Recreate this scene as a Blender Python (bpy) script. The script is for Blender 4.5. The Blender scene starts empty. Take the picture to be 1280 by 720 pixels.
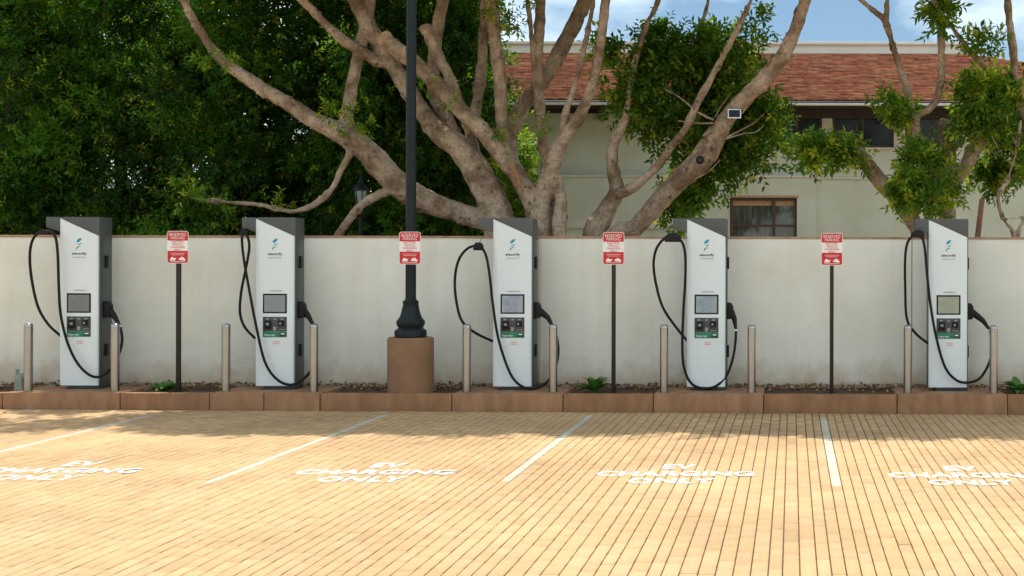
import bpy, bmesh, math, random
import numpy as np
from mathutils import Vector, Matrix

random.seed(7)
RNG = np.random.default_rng(7)
SC = bpy.context.scene
COL = SC.collection
R = math.radians

# ------------------------------------------------------------------ camera
F, VX, VY, HC, ROLL = 1650.0, 990.0, 325.0, 2.09, 0.13
cam = bpy.data.cameras.new('camera')
cam.sensor_width = 36.0
cam.lens = F / 1280 * 36
cam.shift_x = (640 - VX) / 1280
cam.shift_y = (VY - 360) / 1280
cam.clip_end = 2000
cam_ob = bpy.data.objects.new('camera', cam)
COL.objects.link(cam_ob)
cam_ob.matrix_world = (Matrix.Translation((0, 0, HC)) @ Matrix.Rotation(R(90), 4, 'X')
                       @ Matrix.Rotation(R(ROLL), 4, 'Z'))
SC.camera = cam_ob

# ------------------------------------------------------------------ sky, sun, exposure
SUN_EL, SUN_AZ = 68.0, -10.0            # high, behind the wall, a little to the left
world = bpy.data.worlds.new('World')
SC.world = world
world.use_nodes = True
wn, wl = world.node_tree.nodes, world.node_tree.links
wn.clear()
sky = wn.new('ShaderNodeTexSky')
sky.sky_type = 'NISHITA'
sky.sun_disc = False
sky.sun_elevation = R(SUN_EL)
sky.sun_rotation = R(SUN_AZ)
sky.air_density = 1.0
sky.dust_density = 0.15
sky.ozone_density = 4.0
tc = wn.new('ShaderNodeTexCoord')
mp = wn.new('ShaderNodeMapping')
mp.inputs['Scale'].default_value = (1, 1, 2.2)
mp.inputs['Location'].default_value = (5.0, 2.0, 1.0)
nz = wn.new('ShaderNodeTexNoise')
nz.inputs['Scale'].default_value = 2.6
nz.inputs['Detail'].default_value = 7
nz.inputs['Roughness'].default_value = 0.55
cr = wn.new('ShaderNodeValToRGB')
cr.color_ramp.elements[0].position = 0.40
cr.color_ramp.elements[0].color = (0.03, 0.03, 0.03, 1)
cr.color_ramp.elements[1].position = 0.60
cr.color_ramp.elements[1].color = (0.82, 0.82, 0.82, 1)
mx = wn.new('ShaderNodeMixRGB')
mx.inputs['Color2'].default_value = (8.2, 8.8, 8.7, 1)
bg = wn.new('ShaderNodeBackground')
bg.inputs['Strength'].default_value = 0.15
wo = wn.new('ShaderNodeOutputWorld')
wl.new(tc.outputs['Generated'], mp.inputs['Vector'])
wl.new(mp.outputs['Vector'], nz.inputs['Vector'])
wl.new(nz.outputs['Fac'], cr.inputs['Fac'])
wl.new(cr.outputs['Color'], mx.inputs['Fac'])
tint = wn.new('ShaderNodeMixRGB')
tint.blend_type = 'MULTIPLY'
tint.inputs['Fac'].default_value = 1
tint.inputs['Color2'].default_value = (0.33, 0.37, 0.37, 1)
wl.new(sky.outputs['Color'], tint.inputs['Color1'])
wl.new(tint.outputs['Color'], mx.inputs['Color1'])
wl.new(mx.outputs['Color'], bg.inputs['Color'])
wl.new(bg.outputs['Background'], wo.inputs['Surface'])

sun = bpy.data.lights.new('sun', 'SUN')
sun.energy = 3.5
sun.angle = R(0.55)
sun.color = (1.0, 0.93, 0.82)
sun_ob = bpy.data.objects.new('sun', sun)
COL.objects.link(sun_ob)
sd = Vector((math.sin(R(SUN_AZ)) * math.cos(R(SUN_EL)), math.cos(R(SUN_AZ)) * math.cos(R(SUN_EL)), math.sin(R(SUN_EL))))
sun_ob.rotation_euler = sd.to_track_quat('Z', 'Y').to_euler()
sun_ob.location = (0, 20, 30)

SC.view_settings.view_transform = 'Standard'
SC.view_settings.look = 'None'
SC.view_settings.gamma = 1
SC.view_settings.exposure = 0.78
SC.cycles.use_denoising = True
SC.cycles.max_bounces = 8


def P(px, py, Y):
    """a point of the picture taken at distance Y from the lens"""
    a = R(ROLL)
    dx, dy = px - VX, py - VY
    ux, uy = dx * math.cos(a) + dy * math.sin(a), -dx * math.sin(a) + dy * math.cos(a)
    return Vector((ux * Y / F, Y, HC - uy * Y / F))


def PX(px, Y):
    return (px - VX) * Y / F


def gz(x):
    return -0.0031 * x


# ------------------------------------------------------------------ materials
def new_mat(name):
    m = bpy.data.materials.new(name)
    m.use_nodes = True
    nt = m.node_tree
    return m, nt, nt.nodes['Principled BSDF']


def mat(name, c, rough=0.7, metal=0.0, var=0.12, scale=6.0, bump=0.0, bscale=60.0, spec=0.35, c2=None, emis=None, stretch=None):
    m, nt, b = new_mat(name)
    n, l = nt.nodes, nt.links
    b.inputs['Roughness'].default_value = rough
    b.inputs['Metallic'].default_value = metal
    b.inputs['Specular IOR Level'].default_value = spec
    t = n.new('ShaderNodeTexCoord')
    nz = n.new('ShaderNodeTexNoise')
    nz.inputs['Scale'].default_value = scale
    nz.inputs['Detail'].default_value = 6
    nz.inputs['Roughness'].default_value = 0.6
    if stretch:
        mpn = n.new('ShaderNodeMapping')
        mpn.inputs['Scale'].default_value = stretch
        l.new(t.outputs['Object'], mpn.inputs['Vector'])
        l.new(mpn.outputs['Vector'], nz.inputs['Vector'])
    else:
        l.new(t.outputs['Object'], nz.inputs['Vector'])
    rp = n.new('ShaderNodeValToRGB')
    rp.color_ramp.elements[0].position = 0.3
    rp.color_ramp.elements[1].position = 0.7
    lo = c2 if c2 else tuple(x * (1 - var) for x in c)
    hi = c if c2 else tuple(min(1, x * (1 + var)) for x in c)
    rp.color_ramp.elements[0].color = (*lo, 1)
    rp.color_ramp.elements[1].color = (*hi, 1)
    l.new(nz.outputs['Fac'], rp.inputs['Fac'])
    l.new(rp.outputs['Color'], b.inputs['Base Color'])
    if bump:
        nb = n.new('ShaderNodeTexNoise')
        nb.inputs['Scale'].default_value = bscale
        nb.inputs['Detail'].default_value = 5
        l.new(t.outputs['Object'], nb.inputs['Vector'])
        bp = n.new('ShaderNodeBump')
        bp.inputs['Strength'].default_value = bump
        bp.inputs['Distance'].default_value = 0.01
        l.new(nb.outputs['Fac'], bp.inputs['Height'])
        l.new(bp.outputs['Normal'], b.inputs['Normal'])
    if emis:
        b.inputs['Emission Color'].default_value = (*emis[0], 1)
        b.inputs['Emission Strength'].default_value = emis[1]
    return m


def leaf_mat(name, dark, light, young, transl=0.35):
    m, nt, b = new_mat(name)
    n, l = nt.nodes, nt.links
    at = n.new('ShaderNodeAttribute')
    at.attribute_name = 'Col'
    sp = n.new('ShaderNodeSeparateColor')
    l.new(at.outputs['Color'], sp.inputs['Color'])
    m1 = n.new('ShaderNodeMixRGB')
    m1.inputs['Color1'].default_value = (*dark, 1)
    m1.inputs['Color2'].default_value = (*light, 1)
    l.new(sp.outputs['Red'], m1.inputs['Fac'])
    m2 = n.new('ShaderNodeMixRGB')
    m2.inputs['Color2'].default_value = (*young, 1)
    l.new(sp.outputs['Green'], m2.inputs['Fac'])
    l.new(m1.outputs['Color'], m2.inputs['Color1'])
    l.new(m2.outputs['Color'], b.inputs['Base Color'])
    b.inputs['Roughness'].default_value = 0.5
    b.inputs['Specular IOR Level'].default_value = 0.22
    tr = n.new('ShaderNodeBsdfTranslucent')
    hs = n.new('ShaderNodeMixRGB')
    hs.blend_type = 'MULTIPLY'
    hs.inputs['Fac'].default_value = 1
    hs.inputs['Color2'].default_value = (1.6, 1.7, 0.7, 1)
    l.new(m2.outputs['Color'], hs.inputs['Color1'])
    l.new(hs.outputs['Color'], tr.inputs['Color'])
    ms = n.new('ShaderNodeMixShader')
    ms.inputs['Fac'].default_value = transl
    l.new(b.outputs['BSDF'], ms.inputs[1])
    l.new(tr.outputs['BSDF'], ms.inputs[2])
    l.new(ms.outputs['Shader'], n['Material Output'].inputs['Surface'])
    return m


def col_mat(name, tint=(1, 1, 1), rough=0.85, nscale=25, namt=0.25, bump=0.3, bscale=120, stain=0.0, spec=0.25):
    """base colour from the piece's own colour attribute, with grain"""
    m, nt, b = new_mat(name)
    n, l = nt.nodes, nt.links
    b.inputs['Roughness'].default_value = rough
    b.inputs['Specular IOR Level'].default_value = spec
    at = n.new('ShaderNodeAttribute')
    at.attribute_name = 'Col'
    t = n.new('ShaderNodeNewGeometry')
    nz = n.new('ShaderNodeTexNoise')
    nz.inputs['Scale'].default_value = nscale
    nz.inputs['Detail'].default_value = 6
    l.new(t.outputs['Position'], nz.inputs['Vector'])
    mr = n.new('ShaderNodeMapRange')
    mr.inputs['From Min'].default_value = 0.3
    mr.inputs['From Max'].default_value = 0.7
    mr.inputs['To Min'].default_value = 1 - namt
    mr.inputs['To Max'].default_value = 1 + namt * 0.6
    l.new(nz.outputs['Fac'], mr.inputs['Value'])
    mu = n.new('ShaderNodeMixRGB')
    mu.blend_type = 'MULTIPLY'
    mu.inputs['Fac'].default_value = 1
    l.new(at.outputs['Color'], mu.inputs['Color1'])
    l.new(mr.outputs['Result'], mu.inputs['Color2'])
    out = mu
    if stain:
        n2 = n.new('ShaderNodeTexNoise')
        n2.inputs['Scale'].default_value = 0.55
        n2.inputs['Detail'].default_value = 5
        l.new(t.outputs['Position'], n2.inputs['Vector'])
        m2 = n.new('ShaderNodeMapRange')
        m2.inputs['From Min'].default_value = 0.35
        m2.inputs['From Max'].default_value = 0.7
        m2.inputs['To Min'].default_value = 1 - stain
        m2.inputs['To Max'].default_value = 1.06
        l.new(n2.outputs['Fac'], m2.inputs['Value'])
        mu2 = n.new('ShaderNodeMixRGB')
        mu2.blend_type = 'MULTIPLY'
        mu2.inputs['Fac'].default_value = 1
        l.new(mu.outputs['Color'], mu2.inputs['Color1'])
        l.new(m2.outputs['Result'], mu2.inputs['Color2'])
        out = mu2
    l.new(out.outputs['Color'], b.inputs['Base Color'])
    nb = n.new('ShaderNodeTexNoise')
    nb.inputs['Scale'].default_value = bscale
    nb.inputs['Detail'].default_value = 4
    l.new(t.outputs['Position'], nb.inputs['Vector'])
    bp = n.new('ShaderNodeBump')
    bp.inputs['Strength'].default_value = bump
    bp.inputs['Distance'].default_value = 0.006
    l.new(nb.outputs['Fac'], bp.inputs['Height'])
    l.new(bp.outputs['Normal'], b.inputs['Normal'])
    return m


def stucco_mat(name, c, dirt, zbase, zh, streak=0.2):
    m, nt, b = new_mat(name)
    n, l = nt.nodes, nt.links
    b.inputs['Roughness'].default_value = 0.9
    b.inputs['Specular IOR Level'].default_value = 0.2
    g = n.new('ShaderNodeNewGeometry')
    n1 = n.new('ShaderNodeTexNoise')
    n1.inputs['Scale'].default_value = 0.8
    n1.inputs['Detail'].default_value = 7
    n1.inputs['Roughness'].default_value = 0.62
    l.new(g.outputs['Position'], n1.inputs['Vector'])
    rp = n.new('ShaderNodeValToRGB')
    rp.color_ramp.elements[0].position = 0.3
    rp.color_ramp.elements[1].position = 0.68
    rp.color_ramp.elements[0].color = (c[0] * 0.84, c[1] * 0.825, c[2] * 0.77, 1)
    rp.color_ramp.elements[1].color = (*c, 1)
    l.new(n1.outputs['Fac'], rp.inputs['Fac'])
    # dried splashes of soil near the foot, broken up by noise
    sx = n.new('ShaderNodeSeparateXYZ')
    l.new(g.outputs['Position'], sx.inputs['Vector'])
    n2 = n.new('ShaderNodeTexNoise')
    n2.inputs['Scale'].default_value = 2.6
    n2.inputs['Detail'].default_value = 8
    n2.inputs['Roughness'].default_value = 0.7
    l.new(g.outputs['Position'], n2.inputs['Vector'])
    mr = n.new('ShaderNodeMapRange')
    mr.inputs['From Min'].default_value = zbase
    mr.inputs['From Max'].default_value = zbase + zh
    mr.inputs['To Min'].default_value = 0.62
    mr.inputs['To Max'].default_value = -0.3
    l.new(sx.outputs['Z'], mr.inputs['Value'])
    ad = n.new('ShaderNodeMath')
    ad.operation = 'MULTIPLY_ADD'
    l.new(n2.outputs['Fac'], ad.inputs[0])
    ad.inputs[1].default_value = 1.1
    l.new(mr.outputs['Result'], ad.inputs[2])
    r2 = n.new('ShaderNodeMapRange')
    r2.inputs['From Min'].default_value = 0.62
    r2.inputs['From Max'].default_value = 1.25
    r2.inputs['To Max'].default_value = 0.85
    l.new(ad.outputs['Value'], r2.inputs['Value'])
    mx = n.new('ShaderNodeMixRGB')
    mx.inputs['Color2'].default_value = (*dirt, 1)
    l.new(rp.outputs['Color'], mx.inputs['Color1'])
    l.new(r2.outputs['Result'], mx.inputs['Fac'])
    # vertical runs of rain dirt
    mp = n.new('ShaderNodeMapping')
    mp.inputs['Scale'].default_value = (5.0, 1, 0.22)
    l.new(g.outputs['Position'], mp.inputs['Vector'])
    n3 = n.new('ShaderNodeTexNoise')
    n3.inputs['Scale'].default_value = 1.2
    n3.inputs['Detail'].default_value = 5
    l.new(mp.outputs['Vector'], n3.inputs['Vector'])
    r3 = n.new('ShaderNodeMapRange')
    r3.inputs['From Min'].default_value = 0.5
    r3.inputs['From Max'].default_value = 0.8
    r3.inputs['To Max'].default_value = streak
    l.new(n3.outputs['Fac'], r3.inputs['Value'])
    m3 = n.new('ShaderNodeMixRGB')
    m3.inputs['Color2'].default_value = (c[0] * 0.62, c[1] * 0.56, c[2] * 0.45, 1)
    l.new(mx.outputs['Color'], m3.inputs['Color1'])
    l.new(r3.outputs['Result'], m3.inputs['Fac'])
    l.new(m3.outputs['Color'], b.inputs['Base Color'])
    nb = n.new('ShaderNodeTexNoise')
    nb.inputs['Scale'].default_value = 45
    nb.inputs['Detail'].default_value = 6
    l.new(g.outputs['Position'], nb.inputs['Vector'])
    bp = n.new('ShaderNodeBump')
    bp.inputs['Strength'].default_value = 0.35
    bp.inputs['Distance'].default_value = 0.012
    l.new(nb.outputs['Fac'], bp.inputs['Height'])
    l.new(bp.outputs['Normal'], b.inputs['Normal'])
    return m


def bark_mat(name, c, c2):
    m, nt, b = new_mat(name)
    n, l = nt.nodes, nt.links
    b.inputs['Roughness'].default_value = 0.85
    b.inputs['Specular IOR Level'].default_value = 0.2
    g = n.new('ShaderNodeNewGeometry')
    n1 = n.new('ShaderNodeTexNoise')
    n1.inputs['Scale'].default_value = 2.2
    n1.inputs['Detail'].default_value = 8
    n1.inputs['Roughness'].default_value = 0.65
    l.new(g.outputs['Position'], n1.inputs['Vector'])
    rp = n.new('ShaderNodeValToRGB')
    rp.color_ramp.elements[0].position = 0.40
    rp.color_ramp.elements[0].color = (*c2, 1)
    rp.color_ramp.elements[1].position = 0.60
    rp.color_ramp.elements[1].color = (*c, 1)
    l.new(n1.outputs['Fac'], rp.inputs['Fac'])
    # dark lenticels and pruning scars
    vo = n.new('ShaderNodeTexVoronoi')
    vo.inputs['Scale'].default_value = 9.0
    l.new(g.outputs['Position'], vo.inputs['Vector'])
    r2 = n.new('ShaderNodeMapRange')
    r2.inputs['From Min'].default_value = 0.09
    r2.inputs['From Max'].default_value = 0.2
    r2.inputs['To Min'].default_value = 0.5
    r2.inputs['To Max'].default_value = 0.0
    l.new(vo.outputs['Distance'], r2.inputs['Value'])
    mx = n.new('ShaderNodeMixRGB')
    mx.inputs['Color2'].default_value = (c2[0] * 0.45, c2[1] * 0.38, c2[2] * 0.32, 1)
    l.new(rp.outputs['Color'], mx.inputs['Color1'])
    l.new(r2.outputs['Result'], mx.inputs['Fac'])
    sa = n.new('ShaderNodeAttribute')
    sa.attribute_name = 'scar'
    ms_ = n.new('ShaderNodeMixRGB')
    ms_.inputs['Color2'].default_value = (c2[0] * 0.3, c2[1] * 0.25, c2[2] * 0.2, 1)
    l.new(mx.outputs['Color'], ms_.inputs['Color1'])
    l.new(sa.outputs['Fac'], ms_.inputs['Fac'])
    mx = ms_
    n4 = n.new('ShaderNodeTexNoise')
    n4.inputs['Scale'].default_value = 22
    n4.inputs['Detail'].default_value = 6
    l.new(g.outputs['Position'], n4.inputs['Vector'])
    r4 = n.new('ShaderNodeMapRange')
    r4.inputs['From Min'].default_value = 0.3
    r4.inputs['From Max'].default_value = 0.7
    r4.inputs['To Min'].default_value = 0.72
    r4.inputs['To Max'].default_value = 1.15
    l.new(n4.outputs['Fac'], r4.inputs['Value'])
    mu = n.new('ShaderNodeMixRGB')
    mu.blend_type = 'MULTIPLY'
    mu.inputs['Fac'].default_value = 1
    l.new(mx.outputs['Color'], mu.inputs['Color1'])
    l.new(r4.outputs['Result'], mu.inputs['Color2'])
    l.new(mu.outputs['Color'], b.inputs['Base Color'])
    ad = n.new('ShaderNodeMath')
    ad.operation = 'ADD'
    l.new(n1.outputs['Fac'], ad.inputs[0])
    l.new(n4.outputs['Fac'], ad.inputs[1])
    bp = n.new('ShaderNodeBump')
    bp.inputs['Strength'].default_value = 0.8
    bp.inputs['Distance'].default_value = 0.035
    l.new(ad.outputs['Value'], bp.inputs['Height'])
    l.new(bp.outputs['Normal'], b.inputs['Normal'])
    return m


def screen_mat(name, a, bcol):
    m, nt, b = new_mat(name)
    n, l = nt.nodes, nt.links
    t = n.new('ShaderNodeTexCoord')
    nz = n.new('ShaderNodeTexNoise')
    nz.inputs['Scale'].default_value = 11
    nz.inputs['Detail'].default_value = 3
    l.new(t.outputs['Object'], nz.inputs['Vector'])
    rp = n.new('ShaderNodeValToRGB')
    rp.color_ramp.elements[0].position = 0.3
    rp.color_ramp.elements[0].color = (*a, 1)
    rp.color_ramp.elements[1].position = 0.75
    rp.color_ramp.elements[1].color = (*bcol, 1)
    l.new(nz.outputs['Fac'], rp.inputs['Fac'])
    b.inputs['Base Color'].default_value = (0.02, 0.022, 0.024, 1)
    l.new(rp.outputs['Color'], b.inputs['Emission Color'])
    b.inputs['Emission Strength'].default_value = 0.55
    b.inputs['Roughness'].default_value = 0.08
    return m


M = {}
M['wall'] = stucco_mat('white_stucco', (0.755, 0.77, 0.71), (0.42, 0.27, 0.14), 0.2, 0.75, 0.22)
M['cope'] = mat('tan_coping', (0.36, 0.23, 0.15), 0.85, var=0.3, scale=5, bump=0.3)
M['cream'] = stucco_mat('cream_stucco', (0.57, 0.61, 0.53), (0.4, 0.34, 0.25), -3.0, 0.5, 0.12)
M['cream_trim'] = mat('cream_trim', (0.58, 0.55, 0.48), 0.8, var=0.06, scale=3)
M['cornice'] = mat('white_cornice', (0.78, 0.75, 0.68), 0.7, var=0.05, scale=2)
M['paver'] = col_mat('tan_paver', rough=0.85, nscale=30, namt=0.12, bump=0.35, stain=0.2)
M['joint'] = mat('joint_sand', (0.10, 0.058, 0.028), 0.95, var=0.5, scale=14, bump=0.4)
M['ground'] = mat('far_ground', (0.36, 0.26, 0.16), 0.95, var=0.2, scale=1.5, bump=0.3)
M['kerb'] = mat('brown_concrete', (0.33, 0.175, 0.088), 0.85, scale=3.0, c2=(0.20, 0.10, 0.05), bump=0.5, bscale=50, stretch=(1.6, 1, 0.5))
M['pad'] = mat('pad_concrete', (0.37, 0.205, 0.108), 0.85, scale=3.4, c2=(0.22, 0.11, 0.058), bump=0.5, bscale=50, stretch=(1.8, 1, 0.5))
M['soil'] = mat('mulch_soil', (0.085, 0.048, 0.028), 0.95, var=0.5, scale=18, bump=0.8, bscale=40)
M['litter'] = col_mat('leaf_litter', rough=0.8, nscale=40, namt=0.3, bump=0.2)
M['white_panel'] = mat('white_enamel', (0.66, 0.735, 0.76), 0.32, var=0.025, scale=2.5, spec=0.5)
M['grey_body'] = mat('grey_enamel', (0.072, 0.082, 0.084), 0.45, var=0.08, scale=4, spec=0.45)
M['plinth'] = mat('dark_plinth', (0.03, 0.045, 0.045), 0.5, var=0.15, scale=6)
M['black'] = mat('black_plastic', (0.008, 0.009, 0.010), 0.5, var=0.2, scale=8, spec=0.22)
M['cable'] = mat('cable_rubber', (0.007, 0.007, 0.008), 0.5, var=0.25, scale=7, spec=0.2)
M['panel_grey'] = mat('charcoal_panel', (0.055, 0.06, 0.062), 0.4, var=0.2, scale=9)
M['panel_green'] = mat('green_strip', (0.012, 0.19, 0.10), 0.4, var=0.25, scale=20)
M['label_grey'] = mat('label_grey', (0.26, 0.27, 0.27), 0.5, var=0.2, scale=30)
M['label_white'] = mat('label_white', (0.72, 0.74, 0.74), 0.5, var=0.06, scale=9)
M['logo_blue'] = mat('logo_blue', (0.01, 0.27, 0.42), 0.4, var=0.1, scale=9)
M['logo_teal'] = mat('logo_teal', (0.01, 0.33, 0.36), 0.4, var=0.1, scale=9)
M['logo_green'] = mat('logo_green', (0.03, 0.34, 0.20), 0.4, var=0.1, scale=9)
M['ink'] = mat('ink_grey', (0.06, 0.07, 0.08), 0.5, var=0.05)
M['ink_red'] = mat('ink_red', (0.62, 0.22, 0.20), 0.5, var=0.05)
M['sign_red'] = mat('sign_red', (0.52, 0.006, 0.013), 0.4, var=0.08, scale=7, spec=0.5)
M['sign_white'] = mat('sign_white', (0.80, 0.78, 0.76), 0.4, var=0.05, scale=7)
M['post'] = mat('bronze_post', (0.020, 0.015, 0.012), 0.5, metal=0.1, var=0.3, scale=6)
M['steel'] = mat('brushed_steel', (0.345, 0.35, 0.355), 0.22, metal=1.0, var=0.08, scale=5, bump=0.05, bscale=200)
M['pole'] = mat('black_green_iron', (0.008, 0.014, 0.016), 0.45, var=0.3, scale=6, spec=0.22)
M['pedestal'] = mat('tan_concrete', (0.26, 0.145, 0.078), 0.85, scale=3.2, c2=(0.20, 0.108, 0.058), bump=0.4, bscale=60)
M['paint'] = mat('road_paint', (0.74, 0.72, 0.67), 0.75, scale=22, bump=0.3, c2=(0.56, 0.50, 0.41))
def worn_paint(name, c):
    m = mat(name, c, 0.75, scale=22, bump=0.3, c2=tuple(x * 0.8 for x in c))
    n, l = m.node_tree.nodes, m.node_tree.links
    g = n.new('ShaderNodeNewGeometry')
    a = n.new('ShaderNodeTexNoise')
    a.inputs['Scale'].default_value = 26
    a.inputs['Detail'].default_value = 8
    a.inputs['Roughness'].default_value = 0.75
    l.new(g.outputs['Position'], a.inputs['Vector'])
    r = n.new('ShaderNodeMapRange')
    r.inputs['From Min'].default_value = 0.33
    r.inputs['From Max'].default_value = 0.46
    l.new(a.outputs['Fac'], r.inputs['Value'])
    l.new(r.outputs['Result'], n['Principled BSDF'].inputs['Alpha'])
    return m


M['paint'] = worn_paint('road_paint', (0.72, 0.705, 0.66))
M['bark'] = bark_mat('fig_bark', (0.43, 0.335, 0.245), (0.18, 0.12, 0.075))
M['bark_dark'] = bark_mat('dark_bark', (0.06, 0.046, 0.036), (0.03, 0.022, 0.018))
M['cut'] = mat('sawn_wood', (0.40, 0.26, 0.15), 0.85, var=0.35, scale=14)
M['scar'] = mat('split_bark_wood', (0.34, 0.16, 0.075), 0.85, var=0.4, scale=12)
M['stake'] = mat('stake_wood', (0.17, 0.085, 0.05), 0.85, var=0.35, scale=9)
M['leaf'] = leaf_mat('fig_leaf', (0.024, 0.075, 0.010), (0.11, 0.235, 0.020), (0.36, 0.40, 0.03), 0.45)
M['leaf_dark'] = leaf_mat('dark_leaf', (0.009, 0.042, 0.009), (0.068, 0.195, 0.020), (0.26, 0.31, 0.02), 0.48)
M['leaf_plant'] = leaf_mat('rosette_leaf', (0.035, 0.115, 0.03), (0.085, 0.22, 0.05), (0.2, 0.3, 0.06), 0.25)
M['tile'] = col_mat('clay_shingle', rough=0.85, nscale=9, namt=0.3, bump=0.4, bscale=40)
M['deck'] = mat('roof_deck', (0.10, 0.045, 0.03), 0.9, var=0.2)
M['soffit'] = mat('soffit_wood', (0.045, 0.035, 0.028), 0.8, var=0.2, scale=4)
M['gutter'] = mat('pale_gutter', (0.62, 0.60, 0.56), 0.5, var=0.06)
M['frame'] = mat('brown_frame', (0.075, 0.045, 0.032), 0.5, var=0.15)
M['glass'] = mat('dark_glass', (0.018, 0.024, 0.028), 0.08, var=0.15, scale=1.5, spec=0.18)
M['glass_low'] = mat('glass_reflection_streaks', (0.075, 0.08, 0.072), 0.04, var=0.5, scale=5, spec=0.8, stretch=(3, 1, 0.5))  # paler base with vertical streaks paints branch reflections into the glass colour
M['curtain'] = mat('curtain', (0.42, 0.27, 0.17), 0.9, var=0.2, scale=12)
M['solar'] = mat('solar_cell', (0.006, 0.015, 0.035), 0.35, var=0.2, scale=30, spec=0.2)
M['alu'] = mat('pale_aluminium', (0.6, 0.62, 0.64), 0.4, metal=0.5, var=0.05)
M['lantern_glass'] = mat('lantern_glass', (0.30, 0.36, 0.36), 0.15, var=0.1)
M['stub'] = mat('grey_green_plastic', (0.20, 0.25, 0.235), 0.7, var=0.2, scale=10)


# ------------------------------------------------------------------ mesh helpers
class MB:
    def __init__(s):
        s.v, s.f = [], []

    def add(s, vs, fs):
        o = len(s.v)
        s.v += [tuple(v) for v in vs]
        s.f += [tuple(i + o for i in f) for f in fs]
        return s

    def box(s, x0, x1, y0, y1, z0, z1):
        return s.add([(x0, y0, z0), (x1, y0, z0), (x1, y1, z0), (x0, y1, z0),
                      (x0, y0, z1), (x1, y0, z1), (x1, y1, z1), (x0, y1, z1)],
                     [(3, 2, 1, 0), (4, 5, 6, 7), (0, 1, 5, 4), (1, 2, 6, 5), (2, 3, 7, 6), (3, 0, 4, 7)])

    def prism(s, poly, y0, y1):
        """poly in (x, z), counter-clockwise as seen from the front (-y)"""
        n = len(poly)
        vs = [(x, y0, z) for x, z in poly] + [(x, y1, z) for x, z in poly]
        fs = [tuple(range(n)), tuple(range(2 * n - 1, n - 1, -1))]
        fs += [((i + 1) % n, i, i + n, (i + 1) % n + n) for i in range(n)]
        return s.add(vs, fs)

    def lathe(s, prof, cx=0, cy=0, seg=28):
        vs, fs = [], []
        for r, z in prof:
            for k in range(seg):
                a = 2 * math.pi * k / seg
                vs.append((cx + r * math.cos(a), cy + r * math.sin(a), z))
        for i in range(len(prof) - 1):
            for k in range(seg):
                a, b = i * seg + k, i * seg + (k + 1) % seg
                fs.append((a, b, b + seg, a + seg))
        fs.append(tuple(range(seg - 1, -1, -1)))
        fs.append(tuple(range((len(prof) - 1) * seg, len(prof) * seg)))
        return s.add(vs, fs)

    def tube(s, pts, rad, seg=10, wob=0.0):
        pts = [Vector(p) for p in pts]
        n = len(pts)
        if not hasattr(rad, '__len__'):
            rad = [rad] * n
        t0 = (pts[1] - pts[0]).normalized()
        a = t0.orthogonal().normalized()
        vs, fs = [], []
        for i in range(n):
            t = (pts[min(i + 1, n - 1)] - pts[max(i - 1, 0)]).normalized()
            a = (a - t * a.dot(t)).normalized()
            b = t.cross(a)
            for k in range(seg):
                g = 2 * math.pi * k / seg
                rr = rad[i] * (1 + wob * (random.random() - 0.5))
                vs.append(pts[i] + (a * math.cos(g) + b * math.sin(g)) * rr)
        for i in range(n - 1):
            for k in range(seg):
                p, q = i * seg + k, i * seg + (k + 1) % seg
                fs.append((p, q, q + seg, p + seg))
        fs.append(tuple(range(seg - 1, -1, -1)))
        fs.append(tuple(range((n - 1) * seg, n * seg)))
        return s.add(vs, fs)

    def mesh(s, name, m, bevel=0.0, smooth=True, ang=35):
        me = bpy.data.meshes.new(name)
        me.from_pydata(s.v, [], s.f)
        if bevel:
            bm = bmesh.new()
            bm.from_mesh(me)
            ed = [e for e in bm.edges if len(e.link_faces) == 2 and e.calc_face_angle(0) > R(30)]
            bmesh.ops.bevel(bm, geom=ed, offset=bevel, segments=2, affect='EDGES', profile=0.6)
            bm.to_mesh(me)
            bm.free()
        me.materials.append(m)
        if smooth:
            me.shade_smooth()
            me.set_sharp_from_angle(angle=R(ang))
        me.update()
        return me


def link(name, me, parent=None, loc=None):
    o = bpy.data.objects.new(name, me)
    COL.objects.link(o)
    if parent is not None:
        o.parent = parent
    if loc is not None:
        o.location = loc
    return o


def part(name, mb, m, parent=None, bevel=0.0, smooth=True, loc=None, ang=35):
    return link(name, mb.mesh(name, m, bevel, smooth, ang), parent, loc)


def tag(o, label=None, cat=None, group=None, kind=None):
    if label:
        o['label'] = label
    if cat:
        o['category'] = cat
    if group:
        o['group'] = group
    if kind:
        o['kind'] = kind
    return o


def empty(name, loc, label, cat, group=None):
    o = bpy.data.objects.new(name, None)
    o.empty_display_size = 0.2
    COL.objects.link(o)
    o.location = loc
    return tag(o, label, cat, group)


def np_mesh(name, verts, faces, m, cols=None, smooth=False):
    """verts (n,3), faces (k, 3 or 4), cols (n,3)"""
    me = bpy.data.meshes.new(name)
    k, w = faces.shape
    me.vertices.add(len(verts))
    me.vertices.foreach_set('co', np.ascontiguousarray(verts, dtype=np.float32).ravel())
    me.loops.add(k * w)
    me.loops.foreach_set('vertex_index', np.ascontiguousarray(faces, dtype=np.int32).ravel())
    me.polygons.add(k)
    me.polygons.foreach_set('loop_start', np.arange(0, k * w, w, dtype=np.int32))
    if cols is not None:
        at = me.attributes.new('Col', 'FLOAT_COLOR', 'POINT')
        c4 = np.ones((len(verts), 4), dtype=np.float32)
        c4[:, :3] = cols
        at.data.foreach_set('color', c4.ravel())
    me.materials.append(m)
    me.update(calc_edges=True)
    me.validate()
    if smooth:
        me.shade_smooth()
    return me


TEXT_CACHE = {}


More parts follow.
